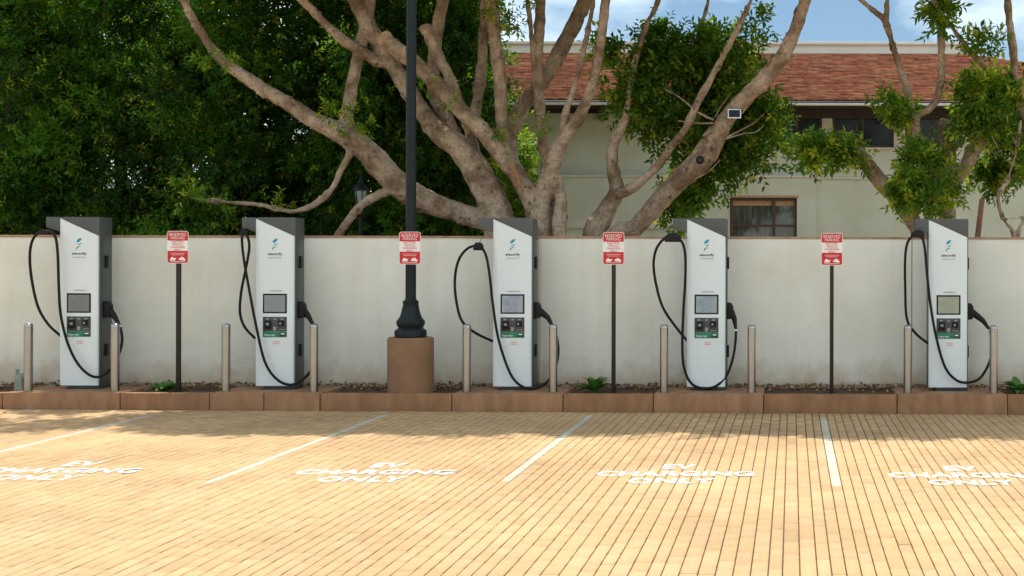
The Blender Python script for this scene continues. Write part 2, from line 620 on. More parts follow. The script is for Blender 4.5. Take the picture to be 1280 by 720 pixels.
def text_mesh(body, h, w, m, bold=0.0, ext=0.0006):
    """lettering as a mesh in x (right), z (up), facing -y, centred on its origin, h high, w wide"""
    key = (body, h, w, m.name)
    if key in TEXT_CACHE:
        return TEXT_CACHE[key]
    cu = bpy.data.curves.new('lettering', 'FONT')
    cu.body = body
    cu.size = 1.0
    cu.offset = bold
    cu.resolution_u = 3
    cu.space_character = 1.05
    ob = bpy.data.objects.new('lettering', cu)
    COL.objects.link(ob)
    dg = bpy.context.evaluated_depsgraph_get()
    me = bpy.data.meshes.new_from_object(ob.evaluated_get(dg))
    bpy.data.objects.remove(ob)
    bpy.data.curves.remove(cu)
    n = len(me.vertices)
    co = np.empty(n * 3, dtype=np.float32)
    me.vertices.foreach_get('co', co)
    co = co.reshape(n, 3)
    lo, hi = co.min(0), co.max(0)
    x = (co[:, 0] - (lo[0] + hi[0]) / 2) / (hi[0] - lo[0]) * w
    z = (co[:, 1] - (lo[1] + hi[1]) / 2) / (hi[1] - lo[1]) * h
    out = np.stack([x, np.zeros(n), z], 1).astype(np.float32)
    me.vertices.foreach_set('co', out.ravel())
    me.materials.clear()
    me.materials.append(m)
    me.update()
    TEXT_CACHE[key] = me
    return me


# ------------------------------------------------------------------ ground, paving, kerb
tag(part('ground', MB().add([(-400, -300, -0.16), (400, -300, -0.16), (400, 600, -0.16), (-400, 600, -0.16)], [(0, 1, 2, 3)]),
         M['ground']), kind='structure')
X0, X1, Y0, Y1 = -19.0, 10.0, 3.5, 17.985
bed = part('paving', MB().add([(X0, Y0, gz(X0) - 0.009), (X1, Y0, gz(X1) - 0.009), (X1, Y1, gz(X1) - 0.009), (X0, Y1, gz(X0) - 0.009)],
                              [(0, 1, 2, 3)]), M['joint'])
tag(bed, kind='structure')
LINES = [-8.45, -5.41, -2.69, 0.42]
LW = 0.1
rects = []
xs = [X0] + sorted(LINES) + [X1]
for i in range(len(xs) - 1):
    a = xs[i] + (LW / 2 if i else 0)
    b = xs[i + 1] - (LW / 2 if i < len(xs) - 2 else 0)
    ws = []
    while sum(ws) < (b - a) - 0.05:
        ws.append(random.choice([0.097, 0.1, 0.108, 0.118, 0.125]))
    k = (b - a) / sum(ws)
    x = a
    for w in ws:
        rects.append((x, x + w * k, False))
        x += w * k
    if i < len(xs) - 2:
        rects.append((b, b + LW, True))
TAN = [(0.505, 0.335, 0.175), (0.515, 0.345, 0.185), (0.50, 0.33, 0.172), (0.52, 0.35, 0.195), (0.49, 0.325, 0.17), (0.51, 0.332, 0.18)]
bricks = []
for (xa, xb, line) in rects:
    y = Y0 - random.random() * 0.4
    while y < Y1:
        L = random.choice([0.22, 0.26, 0.3, 0.4, 0.5])
        ya, yb = max(y, Y0), min(y + L, Y1)
        y += L
        if yb - ya < 0.03:
            continue
        white = line and ya > 12.1 and yb < 17.8
        f = random.uniform(0.96, 1.04) * (0.9 if random.random() < 0.04 else 1)
        c = tuple(ch * f for ch in random.choice(TAN))
        if white:
            f = random.uniform(0.94, 1.03)
            c = (0.52 * f, 0.485 * f, 0.385 * f)
        bricks.append((xa + 0.0050, xb - 0.0050, ya + 0.0015, yb - 0.0015, random.gauss(0, 0.0008), c))


def brick_geo(b):
    xa, xb, ya, yb, dz, c = b
    za, zb = gz(xa) + dz + random.gauss(0, 0.0004), gz(xb) + dz
    q = 0.0018
    zl = -0.014
    vs = []
    for (x, y, z) in ((xa, ya, za), (xb, ya, zb), (xb, yb, zb), (xa, yb, za)):
        vs.append((x, y, z + zl))
    for (x, y, z) in ((xa, ya, za), (xb, ya, zb), (xb, yb, zb), (xa, yb, za)):
        vs.append((x, y, z - q))
    for (x, y, z) in ((xa + q, ya + q, za), (xb - q, ya + q, zb), (xb - q, yb - q, zb), (xa + q, yb - q, za)):
        vs.append((x, y, z))
    fs = [(8, 9, 10, 11)]
    for i in range(4):
        j = (i + 1) % 4
        fs.append((i, j, j + 4, i + 4))
        fs.append((i + 4, j + 4, j + 8, i + 8))
    return vs, fs


def px_area(b):
    cx, cy = (b[0] + b[1]) / 2, (b[2] + b[3]) / 2
    px, py = VX + cx * F / cy, VY + HC * F / cy
    if not (0 < px < 1280 and py < 722):
        return -1
    return (b[1] - b[0]) * F / cy * (HC * F / b[2] - HC * F / b[3])


order = sorted(bricks, key=px_area, reverse=True)
singles, rest = order[:300], order[300:]
for b in singles:
    vs, fs = brick_geo(b)
    ox, oy = vs[0][0], vs[0][1]
    me = np_mesh('paver', np.array(vs) - np.array([ox, oy, 0]), np.array(fs), M['paver'], np.tile(b[5], (len(vs), 1)))
    link('paver', me, bed, (ox, oy, 0))
V, Fc, C = [], [], []
for b in rest:
    vs, fs = brick_geo(b)
    o = len(V)
    V += vs
    Fc += [tuple(i + o for i in f) for f in fs]
    C += [b[5]] * len(vs)
tag(link('pavers', np_mesh('pavers', np.array(V), np.array(Fc), M['paver'], np.array(C)), bed), kind='stuff')

# painted legends in the bays
for i, (cx, lab) in enumerate([(-7.12, 'white painted parking legend in the bay before the charger beside the grey stub'),
                               (-4.05, 'white painted parking legend in the bay before the round tan pedestal'),
                               (-1.13, 'white painted parking legend in the bay before the charger whose cable hugs its edge'),
                               (1.70, 'white painted parking legend in the bay before the charger with the lit olive screen')]):
    e = empty('painted_legend', (cx, 0, gz(cx) + 0.0042), lab, 'ground marking', 'painted bay legends')
    for body, w, ya, yb in (('EV', 0.33, 13.13, 13.43), ('CHARGING', 1.53, 12.71, 13.00), ('ONLY', 0.82, 12.29, 12.58)):
        me = text_mesh(body, yb - ya, w, M['paint'], bold=0.032)
        o = link('painted_word', me, e, (0, (ya + yb) / 2, 0))
        o.rotation_euler = (R(-90), R(math.degrees(math.atan(0.0031))) * 0, 0)

# kerb stones and charger pads
ZP = 0.257
kerb = part('kerb', MB().box(PX(-430, 18), PX(1640, 18), 18.03, 18.13, -0.15, 0.19), M['soil'])
tag(kerb, kind='structure')
cuts = [-430, -290, -150, 3, 150, 262, 330, 400, 565, 704, 817, 955, 1122, 1260, 1440, 1640]
pads = {(3, 150), (262, 330), (330, 400), (565, 704), (817, 955), (1122, 1260)}
for a, b in zip(cuts[:-1], cuts[1:]):
    p = (a, b) in pads
    dz = random.uniform(-0.006, 0.006)
    part('charger_pad' if p else 'kerb_stone',
         MB().box(PX(a, 18) + 0.006, PX(b, 18) - 0.006, 18.0 + (0 if p else 0.008), 18.97 if p else 18.16, -0.12, ZP + (0 if p else -0.004 + dz * 0.5)),
         M['pad' if p else 'kerb'], kerb, bevel=0.012)
soil = MB()
nx = 200
for i in range(nx + 1):
    x = PX(-430, 18) + (PX(1640, 18) - PX(-430, 18)) * i / nx
    for j in range(6):
        y = 18.14 + (19.22 - 18.14) * j / 5
        soil.v.append((x, y, 0.205 + 0.028 * (j / 5) + random.uniform(-0.012, 0.012)))
for i in range(nx):
    for j in range(5):
        a = i * 6 + j
        soil.f.append((a, a + 6, a + 7, a + 1))
tag(part('planting_bed', soil, M['soil'], smooth=False), kind='structure')
# dry leaves and chips, thickest against the wall
n = 4200
x = RNG.uniform(PX(-60, 18), PX(1360, 18), n)
y = 19.17 - np.abs(RNG.normal(0, 0.24, n))
y = np.clip(y, 18.2, 19.17)
ok = np.ones(n, bool)
for a, b in pads:
    ok &= ~((x > PX(a, 18) - 0.02) & (x < PX(b, 18) + 0.02) & (y < 18.97))
x, y = x[ok], y[ok]
n = len(x)
base = np.stack([x, y, 0.235 + 0.03 * (y - 18.2) + RNG.uniform(0, 0.03, n)], 1)
d = RNG.normal(size=(n, 3)) * [1, 1, 0.35]
d /= np.linalg.norm(d, axis=1)[:, None]
u = RNG.normal(size=(n, 3)) * [1, 1, 0.5]
u -= d * (u * d).sum(1)[:, None]
u /= np.linalg.norm(u, axis=1)[:, None]
L = RNG.uniform(0.03, 0.075, n)[:, None]
vv = np.stack([base, base + d * L * 0.5 + u * L * 0.28, base + d * L, base + d * L * 0.5 - u * L * 0.28], 1).reshape(-1, 3)
pal = np.array([(0.28, 0.155, 0.075), (0.18, 0.095, 0.05), (0.38, 0.24, 0.12), (0.13, 0.07, 0.04), (0.44, 0.31, 0.17)])
cc = pal[RNG.integers(0, 5, n)] * RNG.uniform(0.7, 1.15, (n, 1))
tag(link('leaf_litter', np_mesh('leaf_litter', vv, np.arange(n * 4).reshape(n, 4), M['litter'], np.repeat(cc, 4, 0))),
    'dry brown leaves scattered along the foot of the white wall', 'leaf litter', kind='stuff')

# ------------------------------------------------------------------ garden wall
YW = 19.2
wall = empty('garden_wall', (0, YW, 0), 'long low white stucco wall with tan coping behind the chargers', 'wall')
wt = P(990, 298.5, YW).z
joints = [-400, 672.5, 1140, 1700]
for a, b in zip(joints[:-1], joints[1:]):
    part('wall_panel', MB().box(PX(a, YW) + 0.006, PX(b, YW) - 0.006, 0, 0.2, 0.05, wt), M['wall'], wall, bevel=0.006)
part('joint_backing', MB().box(PX(-399, YW), PX(1699, YW), 0.03, 0.17, 0.06, wt - 0.01), M['cope'], wall)
part('coping', MB().box(PX(-400, YW), PX(1700, YW), -0.012, 0.212, wt, wt + 0.03), M['cope'], wall, bevel=0.006)
part('joint_strip', MB().box(PX(675.5, YW), PX(677, YW), -0.012, 0.0, 0.24, wt - 0.002), M['cream_trim'], wall)

# ------------------------------------------------------------------ building with shingled roof
YB = 32.0
bld = empty('cream_building', (0, YB, 0), 'two storey cream stucco building with red shingle roof behind the wall', 'building')
sill = P(1040, 187, YB).z
soff = 5.74
def bbox(name, x0, x1, y0, y1, z0, z1, m, bevel=0.0, par=None):
    return part(name, MB().box(x0, x1, y0 - YB, y1 - YB, z0, z1), M[m], par or bld, bevel=bevel)
BL, BR = -9.5, 14.0
bbox('wall', BL, BR, 32.0, 32.2, -0.1, sill, 'cream')
bbox('wall', BL, PX(965, 32), 32.0, 32.2, sill + 0.001, soff, 'cream')
bbox('wall', 6.2, BR, 32.0, 32.2, sill + 0.001, soff, 'cream')
bbox('back_wall', BL, BR, 32.9, 40, -0.1, soff, 'cream')
bbox('window_sill', PX(965, 32), 6.2, 31.94, 32.35, sill + 0.002, sill + 0.05, 'cream_trim', 0.01)
for a, b in ((1027, 1040), (1117, 1131), (1203, 1217)):
    bbox('column', PX(a, 32), PX(b, 32), 32.02, 32.24, sill + 0.051, soff, 'cream_trim', 0.01)
edges = [965, 1027, 1040, 1117, 1131, 1203, 1217, 1310]
for a, b in zip(edges[::2], edges[1::2]):
    xa, xb = PX(a, 32), PX(b, 32)
    w = part('window', MB().box(xa, xb, 0.13, 0.15, sill + 0.05, soff), M['glass'], bld)
    fr = MB()
    for x in (xa + 0.03, (xa + xb) / 2, xb - 0.03):
        fr.box(x - 0.03, x + 0.03, 0.10, 0.128, sill + 0.06, soff)
    fr.box(xa + 0.062, (xa + xb) / 2 - 0.032, 0.10, 0.127, sill + 0.051, sill + 0.11)
    fr.box((xa + xb) / 2 + 0.032, xb - 0.062, 0.10, 0.127, sill + 0.051, sill + 0.11)
    part('window_frame', fr, M['frame'], w)
bbox('eave_shade_band', PX(965, 32) + 0.002, 6.198, 31.99, 32.09, P(1040, 148, YB).z, soff - 0.001, 'soffit')  # added dark box standing for the eave's shade above the windows
bbox('wall_shade_strip', BL, PX(965, 32), 31.97, 31.998, P(800, 142, YB).z, soff - 0.001, 'soffit')  # dark strip on the wall in place of shade under the soffit
# projecting lower storey with the wide window
yp = 31.8
zt = P(1000, 222, yp).z
xr = PX(1020, yp)
wx0, wx1, wz0, wz1 = PX(912, yp), PX(996, yp), 1.5, P(950, 247, yp).z
bbox('lower_wall', BL, wx0, yp, 31.998, -0.1, zt, 'cream')
bbox('lower_wall', wx1, xr, yp, 31.998, -0.1, zt, 'cream')
bbox('lower_wall', wx0 + 0.001, wx1 - 0.001, yp, 31.998, -0.1, wz0, 'cream')
bbox('lower_wall', wx0 + 0.001, wx1 - 0.001, yp, 31.998, wz1, zt, 'cream')
bbox('string_course', BL, xr + 0.02, yp - 0.03, 31.99, zt + 0.001, zt + 0.05, 'cream_trim', 0.008)
bbox('string_course', xr + 0.022, BR, 31.965, 31.999, zt - 0.03, zt + 0.03, 'cream_trim', 0.008)
zl = P(735, 274, yp).z
bbox('base_moulding', BL, wx0 - 0.7, yp - 0.05, yp - 0.001, zl - 0.22, zl, 'cream_trim', 0.01)
w = bbox('window', wx0 + 0.002, wx1 - 0.002, yp + 0.12, yp + 0.14, wz0 + 0.001, wz1 - 0.001, 'glass_low')
fr = MB()
mxm = PX(967, yp)
zm = P(950, 282, yp).z
for xa, xb in ((wx0 + 0.002, wx0 + 0.07), (mxm - 0.04, mxm + 0.04), (wx1 - 0.07, wx1 - 0.002)):
    fr.box(xa, xb, yp + 0.05 - YB, yp + 0.118 - YB, wz0 + 0.002, wz1 - 0.07)
fr.box(wx0 + 0.002, wx1 - 0.002, yp + 0.045 - YB, yp + 0.118 - YB, wz1 - 0.069, wz1 - 0.002)
for xa, xb in ((wx0 + 0.071, mxm - 0.041), (mxm + 0.041, wx1 - 0.071)):
    fr.box(xa, xb, yp + 0.07 - YB, yp + 0.118 - YB, zm - 0.025, zm + 0.025)
part('window_frame', fr, M['frame'], w)
part('curtain_pelmet', MB().box(wx0 + 0.072, wx1 - 0.072, yp + 0.1 - YB, yp + 0.117 - YB, wz1 - 0.19, wz1 - 0.07), M['curtain'], w)
bbox('lintel', wx0 - 0.05, wx1 + 0.05, yp - 0.02, yp - 0.002, wz1, wz1 + 0.05, 'curtain', 0.006)
# roof
EY, EZ, RY, RZ = 31.0, P(990, 125, 31.0).z, 34.5, P(990, 67, 34.5).z
RXT, RXE = PX(1208, 34.5), PX(1208, 34.5) + 6.9
RL = -9.6
bbox('soffit', RL + 0.1, RXE - 0.4, EY + 0.08, 33.0, soff + 0.002, soff + 0.03, 'soffit')
bbox('gutter', RL, RXE - 0.1, EY - 0.06, EY + 0.03, EZ - 0.13, EZ - 0.07, 'gutter', 0.012)
bbox('fascia', RL, RXE - 0.1, EY + 0.031, EY + 0.075, EZ - 0.16, EZ - 0.03, 'soffit')
for px in (752, 640, 1240):
    bbox('corbel', PX(px, 31.5) - 0.09, PX(px, 31.5) + 0.09, 31.3, 31.99, soff - 0.28, soff, 'soffit', 0.02)
dk = MB()
dk.add([(RL, EY - YB, EZ - 0.03), (RXE, EY - YB, EZ - 0.03), (RXT, RY - YB, RZ - 0.03), (RL, RY - YB, RZ - 0.03),
        (RXE, 42 - YB, EZ - 0.03), (RXT, 40 - YB, RZ - 0.03)], [(0, 1, 2, 3), (1, 4, 5, 2)])
roof = part('roof', dk, M['deck'], bld)
sl = Vector((0, RY - EY, RZ - EZ))
SLEN = sl.length
sl.normalize()
nrm = Vector((0, -sl.z, sl.y))
V, Fc, C = [], [], []
RED = [(0.36, 0.125, 0.062), (0.31, 0.095, 0.05), (0.40, 0.16, 0.085), (0.25, 0.078, 0.045), (0.38, 0.17, 0.088), (0.33, 0.12, 0.07)]
rows = 32
for r in range(rows):
    s0 = SLEN * r / rows
    fr_ = 1 - (s0 + 0.1) / SLEN
    xr_ = RXT + (RXE - RXT) * max(fr_, 0)
    x = RL - random.random() * 0.2
    while x < xr_:
        w_ = random.uniform(0.22, 0.42)
        lift = random.uniform(0, 0.014)
        jog = random.uniform(-0.012, 0.012)
        a = Vector((0, EY - YB, EZ)) + sl * (s0 + jog - 0.02)
        b = Vector((0, EY - YB, EZ)) + sl * min(s0 + SLEN / rows * 1.7, SLEN)
        o = len(V)
        xb_ = min(x + w_ - 0.008, xr_)
        for (pt, h) in ((a, 0.0), (a, 0.034 + lift), (b, -0.02), (b, 0.006)):
            for xx in (x, xb_):
                V.append((xx, pt.y + nrm.y * h, pt.z + nrm.z * h))
        for f in ((2, 3, 7, 6), (0, 1, 3, 2), (0, 2, 6, 4), (1, 5, 7, 3)):
            Fc.append(tuple(i + o for i in f))
        k = random.uniform(0.8, 1.15)
        c = random.choice(RED)
        C += [tuple(ch * k for ch in c)] * 8
        x += w_
tag(link('shingles', np_mesh('shingles', np.array(V), np.array(Fc), M['tile'], np.array(C)), roof), kind='stuff')
ct = P(990, 53, 34.65).z
bbox('parapet', RL, RXT - 0.03, 34.6, 34.9, RZ - 0.3, ct - 0.07, 'cornice')
bbox('cornice_cap', RL, RXT + 0.03, 34.52, 34.95, ct - 0.069, ct, 'cornice', 0.012)

# pale house glimpsed through the dark trees
ph = empty('pale_house', (0, 40, 0), 'white house glimpsed through gaps in the dark trees', 'building')
part('wall', MB().box(PX(-150, 40), PX(185, 40), 0, 0.25, -0.1, 3.9), M['cornice'], ph)
part('roof', MB().prism([(PX(-170, 40), 3.901), (PX(198, 40), 3.901), (PX(180, 40), 4.2), (PX(-150, 40), 4.2)], -0.3, 4), M['deck'], ph)
for a in (20, 60):
    part('window', MB().box(PX(a, 40), PX(a + 24, 40), -0.03, -0.002, 2.4, 3.5), M['glass'], ph)

# ------------------------------------------------------------------ trees
def catmull(pts, k=5):
    """pts: list of (Vector, radius) -> smooth list"""
    out = []
    n = len(pts)
    for i in range(n - 1):
        p0, p1, p2, p3 = pts[max(i - 1, 0)], pts[i], pts[i + 1], pts[min(i + 2, n - 1)]
        for j in range(k):
            t = j / k
            q = 0.5 * ((2 * p1[0]) + (p2[0] - p0[0]) * t + (2 * p0[0] - 5 * p1[0] + 4 * p2[0] - p3[0]) * t * t
                       + (3 * p1[0] - p0[0] - 3 * p2[0] + p3[0]) * t ** 3)
            out.append((q, p1[1] + (p2[1] - p1[1]) * t))
    out.append(pts[-1])
    return out


def limb(mb, pix, ya, yb, grow=0, foot=False, tips=None, zmax=9.0):
    """pix: (px, py, width in px) along a limb; ya..yb its distance from the lens"""
    n = len(pix)
    pts = []
    for i, (px, py, w) in enumerate(pix):
        Y = ya + (yb - ya) * i / (n - 1)
        pts.append((P(px, py, Y), w * Y / F / 2 * 0.90 - 0.008))
    if foot:
        p, r = pts[0]
        pts = [(Vector((p.x + foot, p.y, -0.1)), r * 1.5), (Vector((p.x + foot * 0.6, p.y, 1.0)), r * 1.2)] + pts
    if grow:
        p, r = pts[-1]
        d = (pts[-1][0] - pts[-2][0]).normalized()
        while p.z < zmax and r > 0.012:
            d = (d + Vector((random.uniform(-0.3, 0.3), random.uniform(-0.35, 0.25), 0.12))).normalized()
            d.z = abs(d.z) + 0.1
            p = p + d.normalized() * 0.75
            r *= 0.84
            pts.append((p, r))
            if tips is not None:
                tips.append(p.copy())
    sm = catmull(pts)
    mb.tube([q[0] for q in sm], [q[1] for q in sm], seg=12, wob=0.10)
    if grow:                                   # side boughs above the picture
        for k in range(grow):
            i = random.randrange(max(1, len(pts) - 4), len(pts))
            p, r = pts[i]
            r *= 0.6
            q = [(p, r)]
            d = Vector((random.uniform(-1, 1), random.uniform(-1, 0.9), random.uniform(0.35, 0.9))).normalized()
            for j in range(3):
                p = p + d * 0.6
                r *= 0.75
                d = (d + Vector((random.uniform(-.3, .3), random.uniform(-.3, .3), 0.15))).normalized()
                q.append((p, r))
            if tips is not None:
                tips.append(p.copy())
            mb.tube([a[0] for a in q], [a[1] for a in q], seg=8)


def relief(me):
    """lumps, creases and pruning knots on the remeshed wood"""
    from mathutils import noise
    n = len(me.vertices)
    co = np.empty(n * 3, np.float32)
    no = np.empty(n * 3, np.float32)
    me.vertices.foreach_get('co', co)
    me.vertex_normals.foreach_get('vector', no)
    co, no = co.reshape(n, 3), no.reshape(n, 3)
    d = np.array([0.020 * noise.noise(Vector(p) * 3.1) + 0.010 * noise.noise(Vector(p) * 8.0) - 0.010 * max(0.0, 0.25 - abs(noise.noise(Vector((p[0] * 9, p[1] * 9, p[2] * 2.2))))) / 0.25 for p in co], np.float32)
    scar = np.zeros(n, np.float32)
    vis = np.nonzero((no[:, 1] < 0.1) & (co[:, 2] > 2.3))[0]
    for k in range(int(len(vis) / 330)):
        c = co[vis[RNG.integers(len(vis))]]
        r = RNG.uniform(0.03, 0.075)
        q = np.linalg.norm(co - c, axis=1) / r
        m_ = q < 1.6
        d[m_] += r * 0.30 * np.exp(-((q[m_] - 0.75) / 0.4) ** 2) - r * 0.22 * np.exp(-(q[m_] / 0.35) ** 2)
        scar[m_] = np.maximum(scar[m_], np.exp(-(q[m_] / 0.42) ** 2) * RNG.uniform(0.5, 1.0))
    co += no * d[:, None]
    me.vertices.foreach_set('co', co.ravel())
    at = me.attributes.new('scar', 'FLOAT', 'POINT')
    at.data.foreach_set('value', scar)
    me.update()


def wood(mb, name, m, parent, voxel=0.024):
    me = mb.mesh('raw', m, smooth=False)
    ob = bpy.data.objects.new('raw', me)
    COL.objects.link(ob)
    md = ob.modifiers.new('join', 'REMESH')
    md.mode = 'VOXEL'
    md.voxel_size = voxel
    s = ob.modifiers.new('soft', 'SMOOTH')
    s.factor = 0.5
    s.iterations = 5
    dg = bpy.context.evaluated_depsgraph_get()
    out = bpy.data.meshes.new_from_object(ob.evaluated_get(dg))
    bpy.data.objects.remove(ob)
    relief(out)
    out.materials.clear()
    out.materials.append(m)
    out.shade_smooth()
    out.name = name
    return link(name, out, parent)


def norm(a):
    return a / np.maximum(np.linalg.norm(a, axis=1), 1e-9)[:, None]


def foliage(name, clumps, parent, m, L=0.085, W=0.04, per=9, twl=0.26, young=0.12, upw=0.9):
    """clumps: (centre, (rx, ry, rz), twigs, tone)"""
    O, D, T = [], [], []
    for c, r, nt, tone in clumps:
        u = norm(RNG.normal(size=(nt, 3)))
        rad = RNG.uniform(0, 1, nt) ** (1 / 2.3)
        # uneven outline: the reach changes with direction
        ph = RNG.uniform(0, 6.28, 3)
        wob = 1 + 0.22 * np.sin(u[:, 0] * 5 + ph[0]) + 0.2 * np.sin(u[:, 2] * 6 + ph[1]) + 0.15 * np.sin(u[:, 1] * 7 + ph[2])
        O.append(np.array(c) + u * (rad * wob)[:, None] * np.array(r))
        D.append(norm(u * 0.8 + RNG.normal(size=(nt, 3)) * 0.5 + np.array([0, 0, 0.35])))
        T.append(np.full(nt, tone) + RNG.normal(0, 0.10, nt))
    O, D, T = np.concatenate(O), np.concatenate(D), np.concatenate(T)
    nt = len(O)
    tl = RNG.uniform(0.6, 1.25, nt) * twl
    a = norm(np.cross(D, RNG.normal(size=(nt, 3))))
    b = np.cross(D, a)
    Vs, Cs = [], []
    yg = (RNG.uniform(0, 1, nt) < young) * RNG.uniform(0.3, 0.95, nt)
    for j in range(per):
        t = (j + 0.6) / per
        g = j * 2.4 + RNG.uniform(-0.4, 0.4, nt)
        radl = a * np.cos(g)[:, None] + b * np.sin(g)[:, None]
        pos = O + D * (tl * t)[:, None]
        ld = norm(D * (0.35 + 0.5 * t) + radl * 0.85 + np.array([0, 0, -0.12]) + RNG.normal(size=(nt, 3)) * 0.15)
        n0 = norm(np.array([0, 0, upw]) + RNG.normal(size=(nt, 3)) * 0.45 + D * 0.3)
        wd = norm(np.cross(ld, n0))
        nn = np.cross(wd, ld)
        k = RNG.uniform(0.7, 1.2, nt)[:, None]
        mid = pos + ld * L * 0.46 * k + nn * W * 0.22
        Vs.append(np.stack([pos, mid + wd * W * 0.5 * k, pos + ld * L * k - nn * L * 0.06, mid - wd * W * 0.5 * k], 1))
        red = np.clip(T + RNG.normal(0, 0.13, nt), 0, 1)
        gr = np.clip(yg * (0.35 + 0.75 * t) + RNG.uniform(0, 0.06, nt), 0, 1)
        Cs.append(np.stack([red, gr, np.zeros(nt)], 1))
    V = np.stack(Vs, 1).reshape(-1, 3)
    C = np.repeat(np.stack(Cs, 1).reshape(-1, 3), 4, 0)
    i0 = np.arange(len(V) // 4)[:, None] * 4
    Fc = np.concatenate([i0 + np.array([[0, 1, 2]]), i0 + np.array([[0, 2, 3]])], 0)
    return link(name, np_mesh(name, V, Fc, m, C), parent)


def overhead(xa, xb, nclump, seed, twigs=130, gaps=()):
    """clumps of a crown above the picture's top edge, over the wall and the chargers"""
    rr = random.Random(seed)
    out = []
    ct_ = 1 / math.tan(R(SUN_EL))
    while len(out) < nclump:
        r = rr.uniform(0.45, 0.75)
        z = rr.uniform(7.1, 9.0)
        ys = 15.7 + r * 1.0 + rr.random() ** 1.6 * 3.4
        Y = ys + z * ct_ * math.cos(R(SUN_AZ))
        x = rr.uniform(xa, xb)
        xs_ = x - z * ct_ * math.sin(R(SUN_AZ))
        if z - r * 1.3 < HC + 0.1975 * Y + 0.35:
            continue
        if any(abs(xs_ - gx) < gw and abs(ys - gy) < gh and rr.random() < gp for gx, gw, gy, gh, gp in gaps):
            continue
        out.append(((x, Y, z), (r, r, r * 0.7), int(twigs * (r / 0.6) ** 2), rr.uniform(0.2, 0.7)))
    return out


def pclump(px, py, Y, rx, ry, twigs, tone=0.5, depth=None):
    """a clump given by its place and half-size in pixels at distance Y"""
    k = Y / F
    return (P(px, py, Y), (rx * k, (depth if depth else (rx + ry) / 2 * k), ry * k), twigs, tone)


def disc(pos, nrm_, r, name, m, parent, th=0.02):
    q = Vector(nrm_).to_track_quat('Z', 'Y').to_matrix().to_4x4()
    mb = MB().lathe([(r, -th), (r, th), (r * 0.55, th * 1.15), (r * 0.1, th * 1.2)], seg=18)
    mb.v = [tuple(Matrix.Translation(pos) @ q @ Vector(v)) for v in mb.v]
    return part(name, mb, m, parent)


# --- the big many-stemmed fig
T1 = empty('fig_tree', (0, 0, 0), 'big many-stemmed fig with sweeping pale limbs and sawn ends behind the wall', 'tree', 'pruned fig trees behind the wall')
mb = MB()
tips = []
yT = 21.6
limb(mb, [(645, 292, 30), (605, 276, 30), (562, 262, 31), (520, 246, 37), (490, 223, 38), (460, 190, 36), (430, 168, 31), (395, 152, 26), (355, 127, 22), (312, 100, 19), (275, 72, 16), (250, 38, 14), (232, 5, 12), (222, -20, 11)], yT, 20.9, 1, foot=0.15, tips=tips)
limb(mb, [(440, 172, 26), (434, 150, 22), (438, 118, 19), (446, 75, 18), (456, 35, 17), (464, -15, 16)], 21.25, 21.9, 1, tips=tips)
limb(mb, [(440, 186, 14), (426, 214, 12), (412, 240, 11), (388, 258, 11), (362, 264, 10), (325, 256, 9), (290, 253, 8), (255, 250, 7), (226, 243, 5)], 21.2, 20.7)
limb(mb, [(500, 236, 14), (474, 243, 13), (450, 258, 13), (434, 278, 13), (420, 300, 13), (408, 330, 13)], 21.3, 21.2)
limb(mb, [(627, 300, 48), (618, 258, 45), (598, 218, 42), (577, 186, 37), (550, 168, 31), (528, 140, 27), (506, 105, 26), (484, 70, 25), (460, 30, 24), (436, -15, 22)], yT, 21.8, 1, foot=0.3, tips=tips)
limb(mb, [(490, 82, 20), (466, 72, 18), (440, 58, 17), (415, 38, 16), (392, 15, 15), (368, -12, 14)], 21.75, 21.3, 1, tips=tips)
limb(mb, [(672, 300, 32), (666, 255, 29), (652, 228, 26), (634, 205, 24), (605, 166, 25), (578, 140, 24), (550, 110, 24), (522, 82, 24), (500, 65, 24), (482, 49, 23)], yT - 0.1, 20.8, foot=-0.1)
limb(mb, [(590, 168, 18), (575, 130, 17), (562, 98, 17), (548, 70, 16), (532, 36, 16)], 21.6, 21.2)
limb(mb, [(576, 186, 22), (560, 150, 20), (545, 125, 20), (541, 84, 19), (547, 35, 18), (555, -12, 17)], 21.8, 22.2, 1, tips=tips)
limb(mb, [(600, 215, 18), (588, 168, 18), (594, 140, 18), (600, 100, 17), (604, 50, 15), (606, -12, 14)], 21.9, 22.3, 1, tips=tips)
limb(mb, [(668, 258, 28), (648, 218, 25), (630, 185, 22), (627, 150, 20), (625, 100, 20), (618, 45, 20), (614, -12, 20)], 21.5, 21.3, 1, tips=tips)
limb(mb, [(640, 215, 22), (638, 170, 22), (650, 138, 23), (676, 104, 23), (702, 60, 23), (730, 5, 23), (742, -20, 22)], 22.0, 22.8, 1, tips=tips)
limb(mb, [(694, 300, 18), (689, 250, 16), (682, 200, 18), (677, 158, 17), (672, 104, 17), (674, 45, 17), (677, -12, 16)], 21.9, 21.9, 1, tips=tips)
limb(mb, [(672, 130, 10), (668, 100, 10), (665, 54, 9), (658, -12, 9)], 21.9, 21.7, 0)
limb(mb, [(674, 305, 30), (675, 262, 27), (687, 218, 26), (700, 180, 24), (716, 160, 19), (731, 132, 18), (746, 84, 16), (757, 5, 15), (760, -15, 14)], 21.4, 20.9, 1, foot=-0.1, tips=tips)
limb(mb, [(703, 172, 14), (707, 142, 12), (717, 112, 11), (730, 62, 10), (743, -12, 9)], 21.2, 21.3, 1, tips=tips)
limb(mb, [(699, 305, 22), (700, 275, 22), (701, 252, 20), (697, 230, 18), (692, 205, 14)], 21.3, 21.3, foot=-0.1)
wood(mb, 'trunk', M['bark'], T1)
disc(P(481, 48, 20.8), P(470, 38, 20.6) - P(490, 56, 20.95), 0.128, 'sawn_end', M['cut'], T1)
